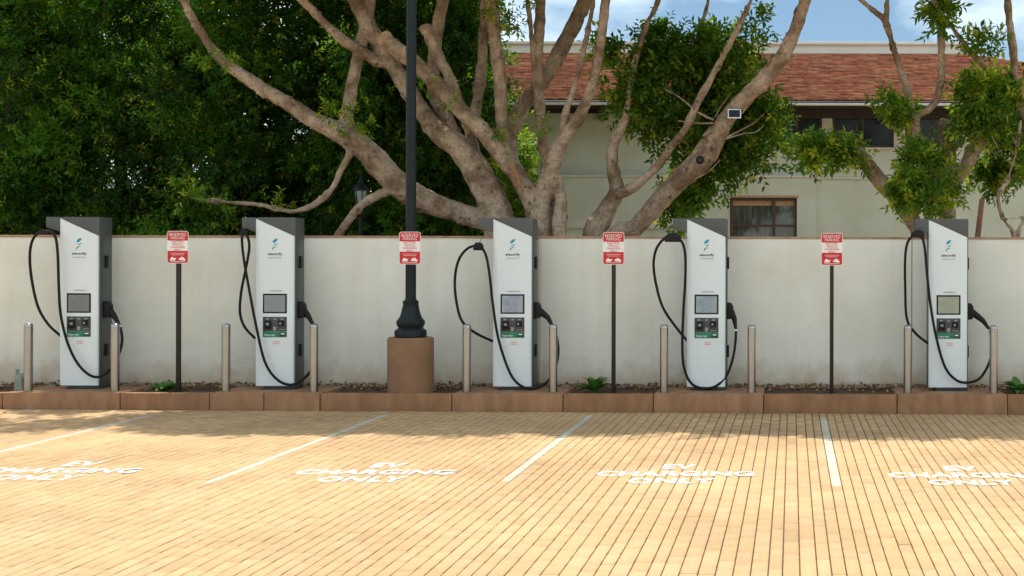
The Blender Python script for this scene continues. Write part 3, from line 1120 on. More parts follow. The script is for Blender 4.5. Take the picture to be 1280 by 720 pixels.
disc(P(531.5, 35, 21.2), P(528, 25, 21.05) - P(536, 45, 21.25), 0.098, 'sawn_end', M['cut'], T1)
sc = MB()
q = [P(636, 203, 20.95), P(643, 214, 20.98), P(648, 226, 21.02), P(654, 240, 21.08)]
sc.tube([a + Vector((0, 0.012, 0)) for a in q], [0.010, 0.034, 0.030, 0.010], seg=8)
part('bark_scar', sc, M['scar'], T1)
cl = overhead(-11.5, -3.2, 120, 3, gaps=((-10, 2.1, 17, 2.5, 0.85), (-3.6, 0.8, 16.4, 0.7, 0.6)))
for t in tips:
    if t.z > HC + 0.1975 * t.y + 1.5 and t.y - t.z * 0.41 > 17.0 and t.x > -9:
        cl.append((tuple(t + Vector((0, 0, 0.3))), (0.8, 0.8, 0.55), 45, 0.5))
foliage('crown', cl, T1, M['leaf'], L=0.15, W=0.07, per=8, twl=0.4)
sp = [pclump(418, 146, 20.9, 12, 18, 16, 0.7), pclump(455, 150, 20.9, 12, 14, 12, 0.75), pclump(228, 240, 20.7, 14, 14, 14, 0.7), pclump(262, 256, 20.7, 14, 6, 8, 0.6), pclump(345, 258, 20.8, 16, 6, 7, 0.5),
      pclump(270, 76, 20.9, 20, 7, 14, 0.8), pclump(630, 22, 21.0, 22, 18, 26, 0.45), pclump(612, 2, 21.0, 16, 12, 16, 0.5), pclump(678, 158, 21.3, 10, 12, 8, 0.8),
      pclump(630, 158, 21.1, 8, 14, 7, 0.6), pclump(532, 114, 20.7, 12, 5, 4, 0.7), pclump(562, 132, 20.7, 6, 6, 3, 0.7), pclump(676, 4, 21.4, 12, 8, 6, 0.6)]
foliage('sprouts', sp, T1, M['leaf'], L=0.10, W=0.042, per=9, twl=0.2, young=0.5)

# --- the fig with the solar lamp
T2 = empty('fig_tree', (0, 0, 0), 'forked fig with one leaning limb carrying a small solar panel', 'tree', 'pruned fig trees behind the wall')
mb = MB()
tips = []
limb(mb, [(742, 300, 34), (752, 275, 30), (764, 254, 26), (771, 236, 24), (765, 208, 19), (767, 180, 18), (779, 154, 15), (786, 124, 11), (792, 84, 10), (804, 44, 9), (826, -10, 8)], 21.8, 21.6, 1, foot=0.2, tips=tips)
limb(mb, [(772, 243, 18), (790, 235, 15), (808, 221, 15), (826, 202, 14), (840, 182, 13), (857, 161, 13), (871, 130, 12), (892, 92, 11), (917, 46, 10), (942, -10, 9)], 21.6, 20.9, 1, tips=tips)
limb(mb, [(772, 300, 30), (792, 286, 29), (812, 266, 28), (838, 238, 27), (866, 214, 27), (886, 194, 27), (898, 168, 26), (910, 146, 26), (934, 120, 26), (966, 88, 24), (985, 58, 21), (998, 25, 19), (1010, -12, 17)], 21.7, 20.6, 2, foot=0.1, tips=tips)
limb(mb, [(806, 262, 13), (824, 238, 12), (846, 215, 12), (866, 196, 12), (880, 174, 12), (892, 158, 9)], 21.55, 21.25)
limb(mb, [(888, -12, 9), (881, 18, 9), (872, 45, 8), (864, 75, 7)], 22.5, 22.0)
wood(mb, 'trunk', M['bark'], T2, 0.02)
tw = MB()
for pts, r in (([(892, 150), (872, 140), (850, 122), (832, 112)], 5), ([(892, 154), (870, 154), (848, 151)], 4), ([(908, 172), (925, 163), (942, 154), (955, 142)], 4.5),
               ([(905, 174), (930, 167), (945, 165), (955, 156)], 4), ([(894, 146), (902, 132), (914, 116)], 3.5), ([(868, 224), (885, 215), (900, 200)], 3)):
    q = [P(x, y, 21.05 + 0.1 * i) for i, (x, y) in enumerate(pts)]
    s_ = catmull([(v, r * 0.62 * 21 / F / 2 * (1 - 0.2 * i)) for i, v in enumerate(q)], 4)
    tw.tube([a[0] for a in s_], [a[1] for a in s_], seg=6)
part('twigs', tw, M['bark'], T2)
cl = overhead(-3.4, 0.8, 68, 11, gaps=((-0.9, 0.6, 17.0, 0.8, 0.8),))
for t in tips:
    if t.z > HC + 0.1975 * t.y + 1.5 and t.y - t.z * 0.41 > 17.0 and t.x > -9:
        cl.append((tuple(t + Vector((0, 0, 0.3))), (0.8, 0.8, 0.55), 45, 0.5))
foliage('crown', cl, T2, M['leaf'], L=0.15, W=0.07, per=8, twl=0.4)
rr = random.Random(5)
cl = []
for (px, py, rx, ry, nsub) in ((800, 100, 42, 34, 11), (850, 75, 52, 38, 14), (835, 130, 58, 40, 17), (895, 110, 48, 40, 13), (890, 70, 36, 22, 6), (928, 160, 44, 34, 14), (948, 132, 28, 26, 7),
                               (912, 205, 36, 28, 10), (872, 190, 38, 28, 9), (862, 246, 30, 24, 8), (845, 275, 18, 12, 3), (775, 120, 26, 20, 4), (940, 50, 22, 16, 3), (800, 50, 26, 16, 3), (765, 75, 18, 14, 2), (940, 68, 14, 16, 2), (880, 45, 20, 14, 3)):
    for k in range(nsub):
        cl.append(pclump(px + rr.gauss(0, rx * 0.45), py + rr.gauss(0, ry * 0.45), 22.2 + rr.uniform(-0.55, 0.7), rr.uniform(8, 20), rr.uniform(7, 15), rr.randint(11, 26), rr.uniform(0.15, 0.8)))
foliage('low_crown', cl, T2, M['leaf'], L=0.135, W=0.064, per=9, twl=0.31, young=0.2)

# --- the pruned fig
T3 = empty('fig_tree', (0, 0, 0), 'heavily pruned fig with tufts of leaves on its stubs and a leaning stem', 'tree', 'pruned fig trees behind the wall')
mb = MB()
tips = []
limb(mb, [(1158, 305, 26), (1146, 286, 25), (1124, 252, 25), (1104, 230, 25), (1082, 204, 23), (1066, 186, 21), (1058, 178, 19)], 21.4, 20.7, foot=0.4)
limb(mb, [(1186, 305, 28), (1184, 270, 26), (1182, 240, 24), (1186, 205, 22), (1184, 178, 20), (1180, 150, 18)], 21.6, 21.9, foot=0.1)
limb(mb, [(1182, 246, 24), (1190, 228, 24), (1206, 208, 24), (1218, 188, 22), (1226, 168, 19), (1232, 140, 15), (1236, 112, 12)], 21.6, 21.4)
limb(mb, [(1180, 252, 22), (1170, 225, 20), (1160, 198, 19), (1150, 176, 18), (1144, 156, 17), (1150, 142, 14), (1166, 132, 14), (1175, 108, 13), (1177, 60, 13), (1175, 20, 13), (1172, -15, 12)], 21.5, 21.2, 1, tips=tips)
limb(mb, [(1145, 158, 15), (1140, 136, 13), (1133, 108, 12), (1122, 76, 11), (1112, 44, 11), (1106, 26, 10), (1092, 13, 9), (1068, -8, 8)], 21.3, 21.1, 1, tips=tips)
limb(mb, [(1107, 32, 9), (1109, 10, 9), (1109, -14, 9)], 21.15, 21.2, 1, tips=tips)
limb(mb, [(1262, 118, 8), (1244, 100, 9), (1226, 79, 9), (1208, 58, 9), (1192, 37, 9), (1176, 15, 9), (1160, -10, 9)], 21.5, 20.9, 1, tips=tips)
limb(mb, [(1312, 190, 14), (1292, 160, 14), (1278, 142, 13), (1270, 108, 13), (1266, 60, 13), (1260, 10, 12), (1257, -14, 12)], 21.6, 21.3, 1, tips=tips)
limb(mb, [(1340, 300, 26), (1330, 250, 20), (1314, 195, 15), (1300, 172, 13)], 21.6, 21.6, foot=0.1)
limb(mb, [(1300, 210, 10), (1280, 150, 8), (1262, 118, 8)], 21.6, 21.5)
wood(mb, 'trunk', M['bark'], T3, 0.02)
cl = overhead(0.4, 7.0, 96, 23)
for t in tips:
    if t.z > HC + 0.1975 * t.y + 1.5 and t.y - t.z * 0.41 > 17.0 and t.x > -9:
        cl.append((tuple(t + Vector((0, 0, 0.3))), (0.8, 0.8, 0.55), 45, 0.5))
foliage('crown', cl, T3, M['leaf'], L=0.15, W=0.07, per=8, twl=0.4)
cl = []
for (px, py, rx, ry, Y, nsub, tone) in ((1034, 188, 30, 11, 20.8, 8, 0.6), (1014, 198, 18, 9, 20.8, 4, 0.6), (1055, 196, 18, 12, 20.6, 4, 0.6), (1120, 140, 20, 18, 20.9, 7, 0.45),
                                      (1150, 200, 22, 18, 20.6, 7, 0.65), (1150, 238, 30, 26, 20.6, 11, 0.6), (1176, 215, 12, 16, 20.6, 3, 0.5), (1182, 250, 10, 10, 20.7, 2, 0.5),
                                      (1215, 125, 30, 34, 21.2, 12, 0.55), (1245, 120, 34, 30, 21.4, 12, 0.45), (1225, 160, 26, 22, 21.2, 8, 0.6), (1265, 165, 26, 34, 21.8, 10, 0.35), (1235, 215, 30, 24, 22.0, 8, 0.25), (1262, 228, 22, 16, 22.0, 5, 0.3), (1290, 190, 30, 50, 21.9, 9, 0.35),
                                      (1177, 22, 16, 16, 20.9, 5, 0.5), (1170, 10, 10, 8, 20.9, 2, 0.5), (1230, 55, 14, 15, 21.0, 3, 0.5)):
    for k in range(nsub):
        cl.append(pclump(px + max(-1, min(1, rr.gauss(0, 0.5))) * rx * 0.8, py + max(-1, min(1, rr.gauss(0, 0.5))) * ry * 0.8, Y + rr.uniform(-0.3, 0.35), rr.uniform(7, 15), rr.uniform(6, 13), rr.randint(8, 18), min(1, max(0, tone + rr.uniform(-0.25, 0.25)))))
foliage('low_crown', cl, T3, M['leaf'], L=0.13, W=0.058, per=9, twl=0.25, young=0.38)

# --- slim sapling beside the stake
T4 = empty('sapling', (0, 0, 0), 'slim twisted young tree beside the leaning wooden stake', 'tree')
mb = MB()
limb(mb, [(1268, 300, 8), (1258, 280, 8), (1250, 262, 8), (1248, 244, 7), (1258, 228, 7), (1266, 205, 6), (1272, 180, 6), (1276, 150, 5)], 20.6, 20.8, foot=0.1)
limb(mb, [(1272, 300, 7), (1280, 275, 7), (1290, 240, 6), (1296, 200, 5)], 20.6, 20.7, foot=0.05)
limb(mb, [(1252, 274, 4), (1268, 273, 4), (1284, 271, 4)], 20.6, 20.6)
limb(mb, [(1262, 205, 4), (1250, 190, 4), (1240, 170, 3.5)], 20.7, 20.8)
limb(mb, [(1271, 180, 4), (1262, 165, 4), (1258, 140, 3.5)], 20.75, 20.9)
wood(mb, 'trunk', M['bark'], T4, 0.013)
foliage('crown', [pclump(1276 + rr.uniform(-20, 25), 185 + rr.uniform(-40, 45), 20.9 + rr.uniform(-0.3, 0.3), 10, 9, 9, rr.uniform(0.3, 0.8)) for k in range(13)], T4, M['leaf'], L=0.09, W=0.04, per=8, twl=0.2, young=0.25)
st = empty('wooden_stake', P(1219, 300, 20.2) * 1, 'leaning brown wooden stake behind the wall', 'stake')
a, b = P(1216, 340, 20.2), P(1227.5, 249, 20.1)
o0 = Vector(st.location)
smb = MB().tube([a - o0, (a + b) / 2 - o0 + Vector((0.005, 0, 0)), b - o0], [0.05, 0.047, 0.04], seg=6, wob=0.2)
part('shaft', smb, M['stake'], st)

# --- dark evergreen trees filling the left
def dark_tree(px, Y, r, ztop, zbot, seed, label, leafL=0.105, nsub=86, twigs=80, lean=0.0, hole=None, per=9, extra=()):
    rr = random.Random(seed)
    x = PX(px, Y)
    t = empty('evergreen_tree', (0, 0, 0), label, 'tree', 'dark evergreen trees behind the wall')
    m_ = MB()
    top = Vector((x + lean * 0.3, Y, ztop * 0.7))
    bs = Vector((x + lean, Y, -0.1))
    s_ = catmull([(bs, 0.2), (bs.lerp(top, 0.35) + Vector((rr.uniform(-.15, .15), 0, 0)), 0.15), (bs.lerp(top, 0.7), 0.11), (top, 0.05)], 5)
    m_.tube([a[0] for a in s_], [a[1] for a in s_], seg=10, wob=0.15)
    part('trunk', m_, M['bark_dark'], t)
    for k in range(9):
        lm = MB()
        z = rr.uniform(0.3, 0.9) * ztop * 0.7
        p = bs.lerp(top, z / (ztop * 0.7))
        d = Vector((rr.uniform(-1, 1), rr.uniform(-1, 1), rr.uniform(0.3, 0.9))).normalized()
        lm.tube([p, p + d * 0.5, p + d * 1.1 + Vector((0, 0, 0.15))], [0.06, 0.045, 0.018], seg=6)
        part('limb', lm, M['bark_dark'], t)
    cl = []
    while len(cl) < nsub:
        z = rr.uniform(zbot, ztop)
        f = (z - zbot) / (ztop - zbot)
        w = r * (0.72 + 0.5 * math.sin(math.pi * min(1, f * 1.05)) - 0.35 * f * f)
        a_ = rr.uniform(0, 6.283)
        q = math.sqrt(rr.random())
        c = Vector((x + math.cos(a_) * w * q, Y + math.sin(a_) * w * 0.75 * q, z))
        s = rr.uniform(0.32, 0.62)
        if hole:
            ppx, ppy = VX + c.x * F / c.y, VY + (HC - c.z) * F / c.y
            if any(math.hypot((ppx - hx) / (hr + s * 50), (ppy - hy) / (hr2 + s * 42)) < 1.0 for hx, hy, hr, hr2 in hole):
                if rr.random() < 0.985:
                    continue
        cl.append((c, (s, s, s * 0.75), int(twigs * (s / 0.5) ** 2), rr.choice((0.02, 0.2, 0.5, 0.85, 1.0))))
    for ex, ey in extra:
        cl.append(pclump(ex, ey, Y - 1.0, 34, 28, twigs, rr.uniform(0.2, 0.9)))
    foliage('crown', cl, t, M['leaf_dark'], L=leafL, W=leafL * 0.45, per=per, twl=0.3, young=0.16)
    return t


HOLE = [(138, 222, 16, 14), (207, 6, 2, 4)]
dark_tree(20, 24.4, 1.75, 8.6, 1.6, 1, 'dark evergreen beside the white house, its trunk leaning', lean=-0.2, hole=HOLE)
dark_tree(150, 25.2, 1.7, 8.2, 2.4, 2, 'dark evergreen whose gaps show the white house', hole=HOLE)
dark_tree(280, 24.6, 1.8, 9.0, 1.4, 3, 'broad dark evergreen behind the hanging fig bough', extra=((252, 205), (276, 150), (280, 225), (284, 95), (268, 268), (235, 250), (300, 190), (245, 160), (285, 40)))
dark_tree(400, 25.6, 1.8, 9.2, 1.4, 4, 'dark evergreen behind the small lantern lamp')
dark_tree(515, 24.8, 1.65, 8.8, 1.4, 5, 'dark evergreen behind the tall iron lamp pole')
dark_tree(566, 25.0, 0.75, 8.6, 1.4, 6, 'narrow evergreen between the fig stems and the red roof', nsub=46)
for i, (px, lab) in enumerate(((-90, 'evergreen at the end of the row beyond the leaning trunk'), (75, 'evergreen deep behind the white house gap'), (230, 'evergreen deep behind the broad evergreen'),
                               (350, 'evergreen deep between the hanging bough and the lantern'), (470, 'evergreen deep between the lantern and the lamp pole'), (545, 'evergreen deep behind the sawn fig limbs'))):
    dark_tree(px, 28.2, 2.0 if i < 5 else 1.1, 9.8, 1.0, 20 + i, lab, leafL=0.18, nsub=84, twigs=60, hole=HOLE[:1], per=8)
# light green shrub glimpsed between the fig stems
sh = empty('shrub', (0, 0, 0), 'light green shrub glimpsed between the fig stems', 'shrub')
mb = MB()
p0 = P(660, 330, 23.6)
for k in range(6):
    mb.tube([Vector((p0.x + rr.uniform(-.1, .1), 23.6, -0.1)), Vector((p0.x + rr.uniform(-.25, .25), 23.6, 1.8)), Vector((p0.x + rr.uniform(-.4, .4), 23.6 + rr.uniform(-.3, .3), 3.4))], [0.03, 0.025, 0.01], seg=6)
part('stems', mb, M['bark_dark'], sh)
foliage('leaves', [pclump(655 + rr.uniform(-20, 20), 236 + rr.uniform(-55, 60), 23.6 + rr.uniform(-0.3, 0.3), 14, 14, 22, rr.uniform(0.5, 1.0)) for k in range(26)], sh, M['leaf'], L=0.09, W=0.045, per=9, twl=0.22, young=0.4)

# small solar panel and spotlight strapped to the leaning limb
sp_ = empty('solar_lamp', P(918, 142, 20.75), 'small dark solar panel in a pale frame strapped to the leaning limb', 'solar panel')
part('frame', MB().box(-0.105, 0.105, 0.0, 0.025, -0.075, 0.075), M['alu'], sp_, bevel=0.006)
part('panel', MB().box(-0.088, 0.088, -0.004, -0.001, -0.058, 0.058), M['solar'], sp_)
part('bracket', MB().box(-0.02, 0.02, 0.026, 0.14, -0.03, 0.03), M['black'], sp_)
sp_.rotation_euler = (R(-8), 0, R(4))
sl_ = empty('spotlight', P(875, 200, 20.72), 'small round black spotlight mounted on the leaning fig limb', 'spotlight')
lm = MB()
prof = [(0.03, 0.12), (0.052, 0.1), (0.06, 0.02), (0.066, 0.0), (0.058, -0.004), (0.05, 0.02)]
lm.lathe(prof, seg=20)
lm.v = [(x, z, y) for x, y, z in lm.v]
part('housing', lm, M['black'], sl_)
ln = MB().lathe([(0.047, 0.012), (0.04, 0.004), (0.02, 0.0)], seg=18)
ln.v = [(x, z, y) for x, y, z in ln.v]
part('lens', ln, M['glass'], sl_)
part('bracket', MB().box(-0.015, 0.015, 0.1, 0.24, -0.03, -0.005), M['black'], sl_)

# ------------------------------------------------------------------ chargers
YC = 18.5
KC = YC / F


def cz(py):                 # height above the pad for a row of the picture at the chargers
    return (488.5 - py) * KC


SCR = [screen_mat('screen_dim', (0.10, 0.115, 0.115), (0.13, 0.145, 0.14)), screen_mat('screen_grey', (0.14, 0.165, 0.175), (0.18, 0.2, 0.205)),
       screen_mat('screen_blue', (0.14, 0.20, 0.25), (0.30, 0.30, 0.33)), screen_mat('screen_teal', (0.14, 0.21, 0.25), (0.26, 0.29, 0.29)),
       screen_mat('screen_olive', (0.20, 0.22, 0.16), (0.26, 0.28, 0.20))]
W_ = 0.54
MESH = {}


def shared(key, fn):
    if key not in MESH:
        MESH[key] = fn()
    return MESH[key]


def front_panel():
    secs = [(0.0, 0.022), (0.012, 0.012), (0.075, 0.0), (0.50, 0.0), (0.53, 0.006), (W_, 0.02)]
    mb = MB()
    zt = lambda x: 2.398 - x / W_ * 0.245
    n = len(secs)
    front = [(x, y, 0.052) for x, y in secs] + [(x, 0.034, 0.052) for x, y in (secs[-1], secs[0])]
    m_ = len(front)
    top = [(x, y, zt(x)) for x, y, z in front]
    mb.add(front + top, [tuple(range(m_ - 1, -1, -1)), tuple(range(m_, 2 * m_))] + [(i, (i + 1) % m_, (i + 1) % m_ + m_, i + m_) for i in range(m_)])
    return mb.mesh('front_panel', M['white_panel'], ang=50)


def charger(i, px, label, loop, clamp):
    base = Vector((PX(px, YC) if False else P(px, 400, YC).x, YC, ZP))
    e = empty('charger', base, label, 'charger', 'fast chargers along the wall')
    bm_ = shared('body', lambda: MB().box(0.004, W_ + 0.016, 0.036, 0.36, 0.051, 2.412).mesh('body', M['grey_body'], bevel=0.012))
    body = link('body', bm_, e)
    link('door_seam', shared('seam', lambda: MB().box(W_ + 0.0165, W_ + 0.018, 0.075, 0.083, 0.06, 2.17).mesh('door_seam', M['black'])), body)
    link('front_panel', shared('front', front_panel), e)
    link('cap_front', shared('cap', lambda: MB().prism([(0.03, 2.385), (W_ + 0.015, 2.155), (W_ + 0.015, 2.414), (0.03, 2.414)], 0.012, 0.0335).mesh('cap_front', M['grey_body'], bevel=0.003)), e)
    link('cable_arm', shared('arm', lambda: MB().prism([(-0.2, 2.27), (0.0035, 2.205), (0.0035, 2.413), (-0.2, 2.413)], 0.02, 0.24).mesh('cable_arm', M['grey_body'], bevel=0.01)), e)
    link('plinth', shared('plinth', lambda: MB().box(0.105, W_ + 0.01, 0.02, 0.35, 0.0, 0.0505).mesh('plinth', M['plinth'], bevel=0.004)), e)
    x0, x1 = 0.108, 0.444
    bz = link('screen_bezel', shared('bezel', lambda: MB().box(x0, x1, -0.006, -0.0005, cz(393), cz(368.5)).mesh('screen_bezel', M['black'], bevel=0.003)), e)
    me = MB().box(x0 + 0.022, x1 - 0.022, -0.0085, -0.0065, cz(391.3), cz(370.5)).mesh('screen', SCR[i])
    link('screen', me, bz)
    pp = link('payment_panel', shared('pay', lambda: MB().box(x0, x1, -0.006, -0.0005, cz(415.6), cz(397.5)).mesh('payment_panel', M['panel_grey'], bevel=0.003)), e)
    link('card_reader', shared('rd1', lambda: MB().box(x0 + 0.03, x0 + 0.12, -0.028, -0.0065, cz(412.5), cz(402)).mesh('card_reader', M['black'], bevel=0.006)), pp)
    link('card_reader', shared('rd2', lambda: MB().box(x1 - 0.12, x1 - 0.03, -0.02, -0.0065, cz(409), cz(402)).mesh('card_reader', M['black'], bevel=0.006)), pp)
    for k, (xa, xb, ya, yb) in enumerate(((0.045, 0.085, 401.2, 399.4), (0.15, 0.19, 401.2, 399.4), (0.25, 0.29, 401.2, 399.4), (0.147, 0.19, 414.6, 409.8), (0.225, 0.31, 413.6, 412.8))):
        link('panel_label', shared('pl%d' % k, lambda: MB().box(x0 + xa, x0 + xb, -0.0078, -0.0063, cz(ya), cz(yb)).mesh('panel_label', M['label_grey'])), pp)
    for k, (xa, xb, ya, yb) in enumerate(((0.055, 0.095, 408, 405), (0.24, 0.265, 407, 404.5))):
        link('reader_light', shared('rl%d' % k, lambda: MB().box(x0 + xa, x0 + xb, -0.0305, -0.0285 if k == 0 else -0.0205, cz(ya), cz(yb)).mesh('reader_light', M['label_grey'])), pp)
    gs = link('green_strip', shared('gs', lambda: MB().box(x0, x1, -0.0055, -0.0005, cz(423), cz(415.8)).mesh('green_strip', M['panel_green'], bevel=0.002)), e)
    link('strip_text', text_mesh('Hyper-fast', 0.034, 0.15, M['label_white'], 0.02), gs, (x0 + 0.10, -0.0075, cz(420.6)))
    link('strip_panel', shared('sp', lambda: MB().box(x1 - 0.095, x1 - 0.012, -0.0075, -0.006, cz(422), cz(417)).mesh('strip_panel', M['plinth'])), gs)
    link('strip_mark', shared('sm', lambda: MB().box(x1 - 0.08, x1 - 0.03, -0.009, -0.008, cz(419.5), cz(418)).mesh('strip_mark', M['label_white'])), gs)
    cxm = 0.29
    link('charger_number', text_mesh('CHARGER 0%d' % (i + 1), 0.022, 0.17, M['ink'], 0.0), e, (cxm, -0.002, cz(365)))
    # emblem and lettering
    xe = 0.278
    em = link('emblem', shared('em0', lambda: MB().prism([(xe - 0.036, cz(305.3)), (xe - 0.002, cz(304.6)), (xe + 0.026, cz(302.0)), (xe + 0.036, cz(299.4)), (xe - 0.006, cz(300.4)), (xe - 0.030, cz(302.2))], -0.003, -0.0005).mesh('emblem', M['logo_blue'])), e)
    link('emblem_stroke', shared('em1', lambda: MB().prism([(xe - 0.026, cz(308.4)), (xe + 0.022, cz(307.4)), (xe + 0.040, cz(305.9)), (xe - 0.012, cz(306.9))], -0.003, -0.0005).mesh('emblem_stroke', M['logo_teal'])), em)
    link('emblem_stroke', shared('em2', lambda: MB().prism([(xe - 0.046, cz(314)), (xe - 0.034, cz(314)), (xe - 0.016, cz(311.2)), (xe + 0.022, cz(310.2)), (xe + 0.012, cz(309.4)), (xe - 0.032, cz(310.5))], -0.003, -0.0005).mesh('emblem_stroke', M['logo_green'])), em)
    link('lettering', text_mesh('electrify', 0.046, 0.205, M['ink'], 0.03), e, (xe, -0.002, cz(319.3)))
    link('lettering', text_mesh('america', 0.022, 0.18, M['ink'], -0.005), e, (xe, -0.002, cz(323.4)))
    for k, py in enumerate((428.5, 431.0)):
        link('notice_text', shared('nt%d' % k, lambda: MB().box(cxm - 0.045, cxm + 0.05, -0.002, -0.0005, cz(py + 0.5), cz(py - 0.4)).mesh('notice_text', M['ink_red'])), e)
    # right side: hinges and plug holster
    for zz in (cz(329), cz(440)):
        link('hinge', shared('hinge', lambda: MB().box(W_ + 0.0165, W_ + 0.044, 0.15, 0.22, -0.085, 0.085).mesh('hinge', M['black'], bevel=0.006)), e, (0, 0, zz))
    hol = link('plug_holster', shared('hol', lambda: MB().prism([(W_ + 0.0165, cz(400)), (W_ + 0.09, cz(399)), (W_ + 0.115, cz(394)), (W_ + 0.10, cz(383)), (W_ + 0.07, cz(379)), (W_ + 0.0165, cz(378.5))], 0.10, 0.23).mesh('plug_holster', M['black'], bevel=0.012)), e)
    # the charging cable, hung over the arm and looped across the front
    n_ = len(loop)
    pts = []
    for k, (x, y) in enumerate(loop):
        t = k / (n_ - 1)
        if t < 0.30:
            yy = 0.06 - 0.10 * (t / 0.30)
        elif t < 0.45:
            yy = -0.04 - 0.05 * ((t - 0.30) / 0.15)
        elif t < 0.70:
            yy = -0.09
        else:
            yy = -0.09 + 0.25 * ((t - 0.70) / 0.30)
        pts.append((P(x, y, YC + yy) - base, 0.0185))
    s_ = catmull(pts, 6)
    cb = part('cable', MB().tube([q[0] for q in s_], [q[1] for q in s_], seg=10), M['cable'], e, ang=80)
    # plug handle at the end of the cable
    a_, b_ = pts[-1][0], pts[-2][0]
    tip_ = Vector((W_ + 0.06, 0.165, cz(388)))
    dr = (b_ - a_).normalized()
    part('plug', MB().tube([tip_, tip_.lerp(a_, 0.6), a_, a_ + dr * 0.08, a_ + dr * 0.13], [0.05, 0.045, 0.036, 0.027, 0.021], seg=12), M['black'], cb, ang=60)
    part('cable_tag', MB().tube([a_ + dr * 0.15, a_ + dr * 0.175], [0.0205, 0.0205], seg=10), M['label_white'], cb)
    # clamp and cord that hang the cable from the arm
    if clamp:
        c_ = P(clamp[0], clamp[1], YC - 0.045) - base
        cw, ch = clamp[2] * KC / 2, clamp[3] * KC / 2
        part('cable_clamp', MB().prism([(c_.x - cw, c_.z - ch), (c_.x + cw, c_.z - ch), (c_.x + cw * 1.05, c_.z + ch * 0.2), (c_.x + cw * 0.5, c_.z + ch), (c_.x - cw * 0.5, c_.z + ch), (c_.x - cw * 1.05, c_.z + ch * 0.2)], c_.y - 0.035, c_.y + 0.035), M['black'], e, bevel=0.012)
        top = Vector((-0.13, 0.08, 2.25))
        part('hanging_cord', MB().tube([c_ + Vector((0, 0, 0.02)), c_.lerp(top, 0.5), top], [0.004] * 3, seg=6), M['black'], e)
    return e


LOOPS = [
    [(76, 420), (60, 405), (47, 382), (39, 345), (37.5, 315), (43, 296), (56, 289), (68, 294), (72, 315), (73.5, 358), (76, 394), (85, 430), (99, 457), (117, 471), (133, 466), (146, 449), (152.5, 427), (150, 408), (144, 397)],
    [(319, 423), (306, 409), (300, 391), (301.5, 365), (307, 337), (311.5, 311), (310, 297), (305.5, 290), (302.5, 297), (304.5, 322), (311.5, 362), (320.5, 409), (331, 452), (346, 474), (364, 481), (381, 472), (391, 458), (395.5, 436), (394, 411), (386, 396)],
    [(617, 427), (594, 416), (578, 402), (571, 380), (568.5, 351), (573, 326), (584, 311), (598, 307.5), (607, 318), (612, 344), (616, 380), (623, 423.5), (636, 463), (648, 480), (663, 486), (680, 481), (693, 463), (698, 438), (693.6, 413), (685, 397)],
    [(860, 427), (845, 409), (828.5, 384), (820, 355), (817, 329), (821, 310), (831, 298), (842, 296), (852, 302), (856.5, 318.6), (856.5, 351), (854, 394), (853, 438), (856, 463), (865, 480), (880, 485.5), (896, 482), (909.5, 467), (917.5, 441), (920, 413), (918, 399)],
    [(1161, 430), (1144, 416), (1133.5, 398), (1131.5, 358), (1131.5, 322), (1135, 302), (1144, 293.5), (1152, 296), (1156, 311), (1159, 344), (1163.5, 383.6), (1170.6, 423), (1181.5, 459), (1196, 475.5), (1212, 478), (1226, 471.5), (1237, 452), (1240.5, 430.6), (1237, 412.5), (1229, 401)],
]
CH = [(74, 'white charger beside the short grey stub, its cable in a tall round loop', (56, 290, 12, 6)),
      (319, 'white charger with its cable twisted into a narrow crossing loop', (305.5, 290, 8, 9)),
      (616, 'white charger next to the round tan lamp pedestal, with the widest cable loop', (598, 308, 12, 10)),
      (858.5, 'white charger whose cable hugs its edge and hangs down to the plinth', (841, 297, 20, 11)),
      (1161, 'white charger with a lit olive screen in front of the pruned fig', (1147, 292.5, 16, 9))]
for i, (px, lab, cl_) in enumerate(CH):
    charger(i, px, lab, LOOPS[i], cl_)

# ------------------------------------------------------------------ bollards
prof = [(0.062, 0.0), (0.062, 0.012), (0.057, 0.013), (0.057, 0.885), (0.0555, 0.886), (0.0555, 0.892), (0.057, 0.893), (0.055, 0.915), (0.047, 0.929), (0.03, 0.937), (0.008, 0.94)]
bme = MB().lathe(prof, seg=28).mesh('bollard', M['steel'], ang=40)
BOL = [(35.5, 'steel bollard beside the short grey stub'), (144, 'steel bollard between the tall-looped charger and the sign post with the small plant'),
       (282.5, 'steel bollard between the sign post and the charger with the twisted cable'), (392.5, 'steel bollard between the charger with the twisted cable and the round tan pedestal'),
       (583.5, 'steel bollard between the round tan pedestal and the widest-looped charger'), (691.5, 'steel bollard between the widest-looped charger and the leafy plant at a sign post'),
       (830, 'steel bollard between the leafy plant and the charger whose cable hugs its edge'), (939.5, 'steel bollard between the charger whose cable hugs its edge and a bare-footed sign post'),
       (1134.5, 'steel bollard between a bare-footed sign post and the charger with the olive screen'), (1242, 'steel bollard beside the charger with the olive screen, by a small plant')]
for px, lab in BOL:
    o = link('bollard', bme, None, (P(px, 450, 18.22).x, 18.22, ZP + 0.0005))
    o.rotation_euler.z = random.uniform(0, 6)
    tag(o, lab, 'bollard', 'steel bollards beside the chargers')

# ------------------------------------------------------------------ parking signs
def rrect(w, h, r, n=5):
    out = []
    for cx, cz_, a0 in ((w / 2 - r, -h / 2 + r, -90), (w / 2 - r, h / 2 - r, 0), (-w / 2 + r, h / 2 - r, 90), (-w / 2 + r, -h / 2 + r, 180)):
        for k in range(n + 1):
            a = R(a0 + 90 * k / n)
            out.append((cx + r * math.cos(a), cz_ + r * math.sin(a)))
    return out


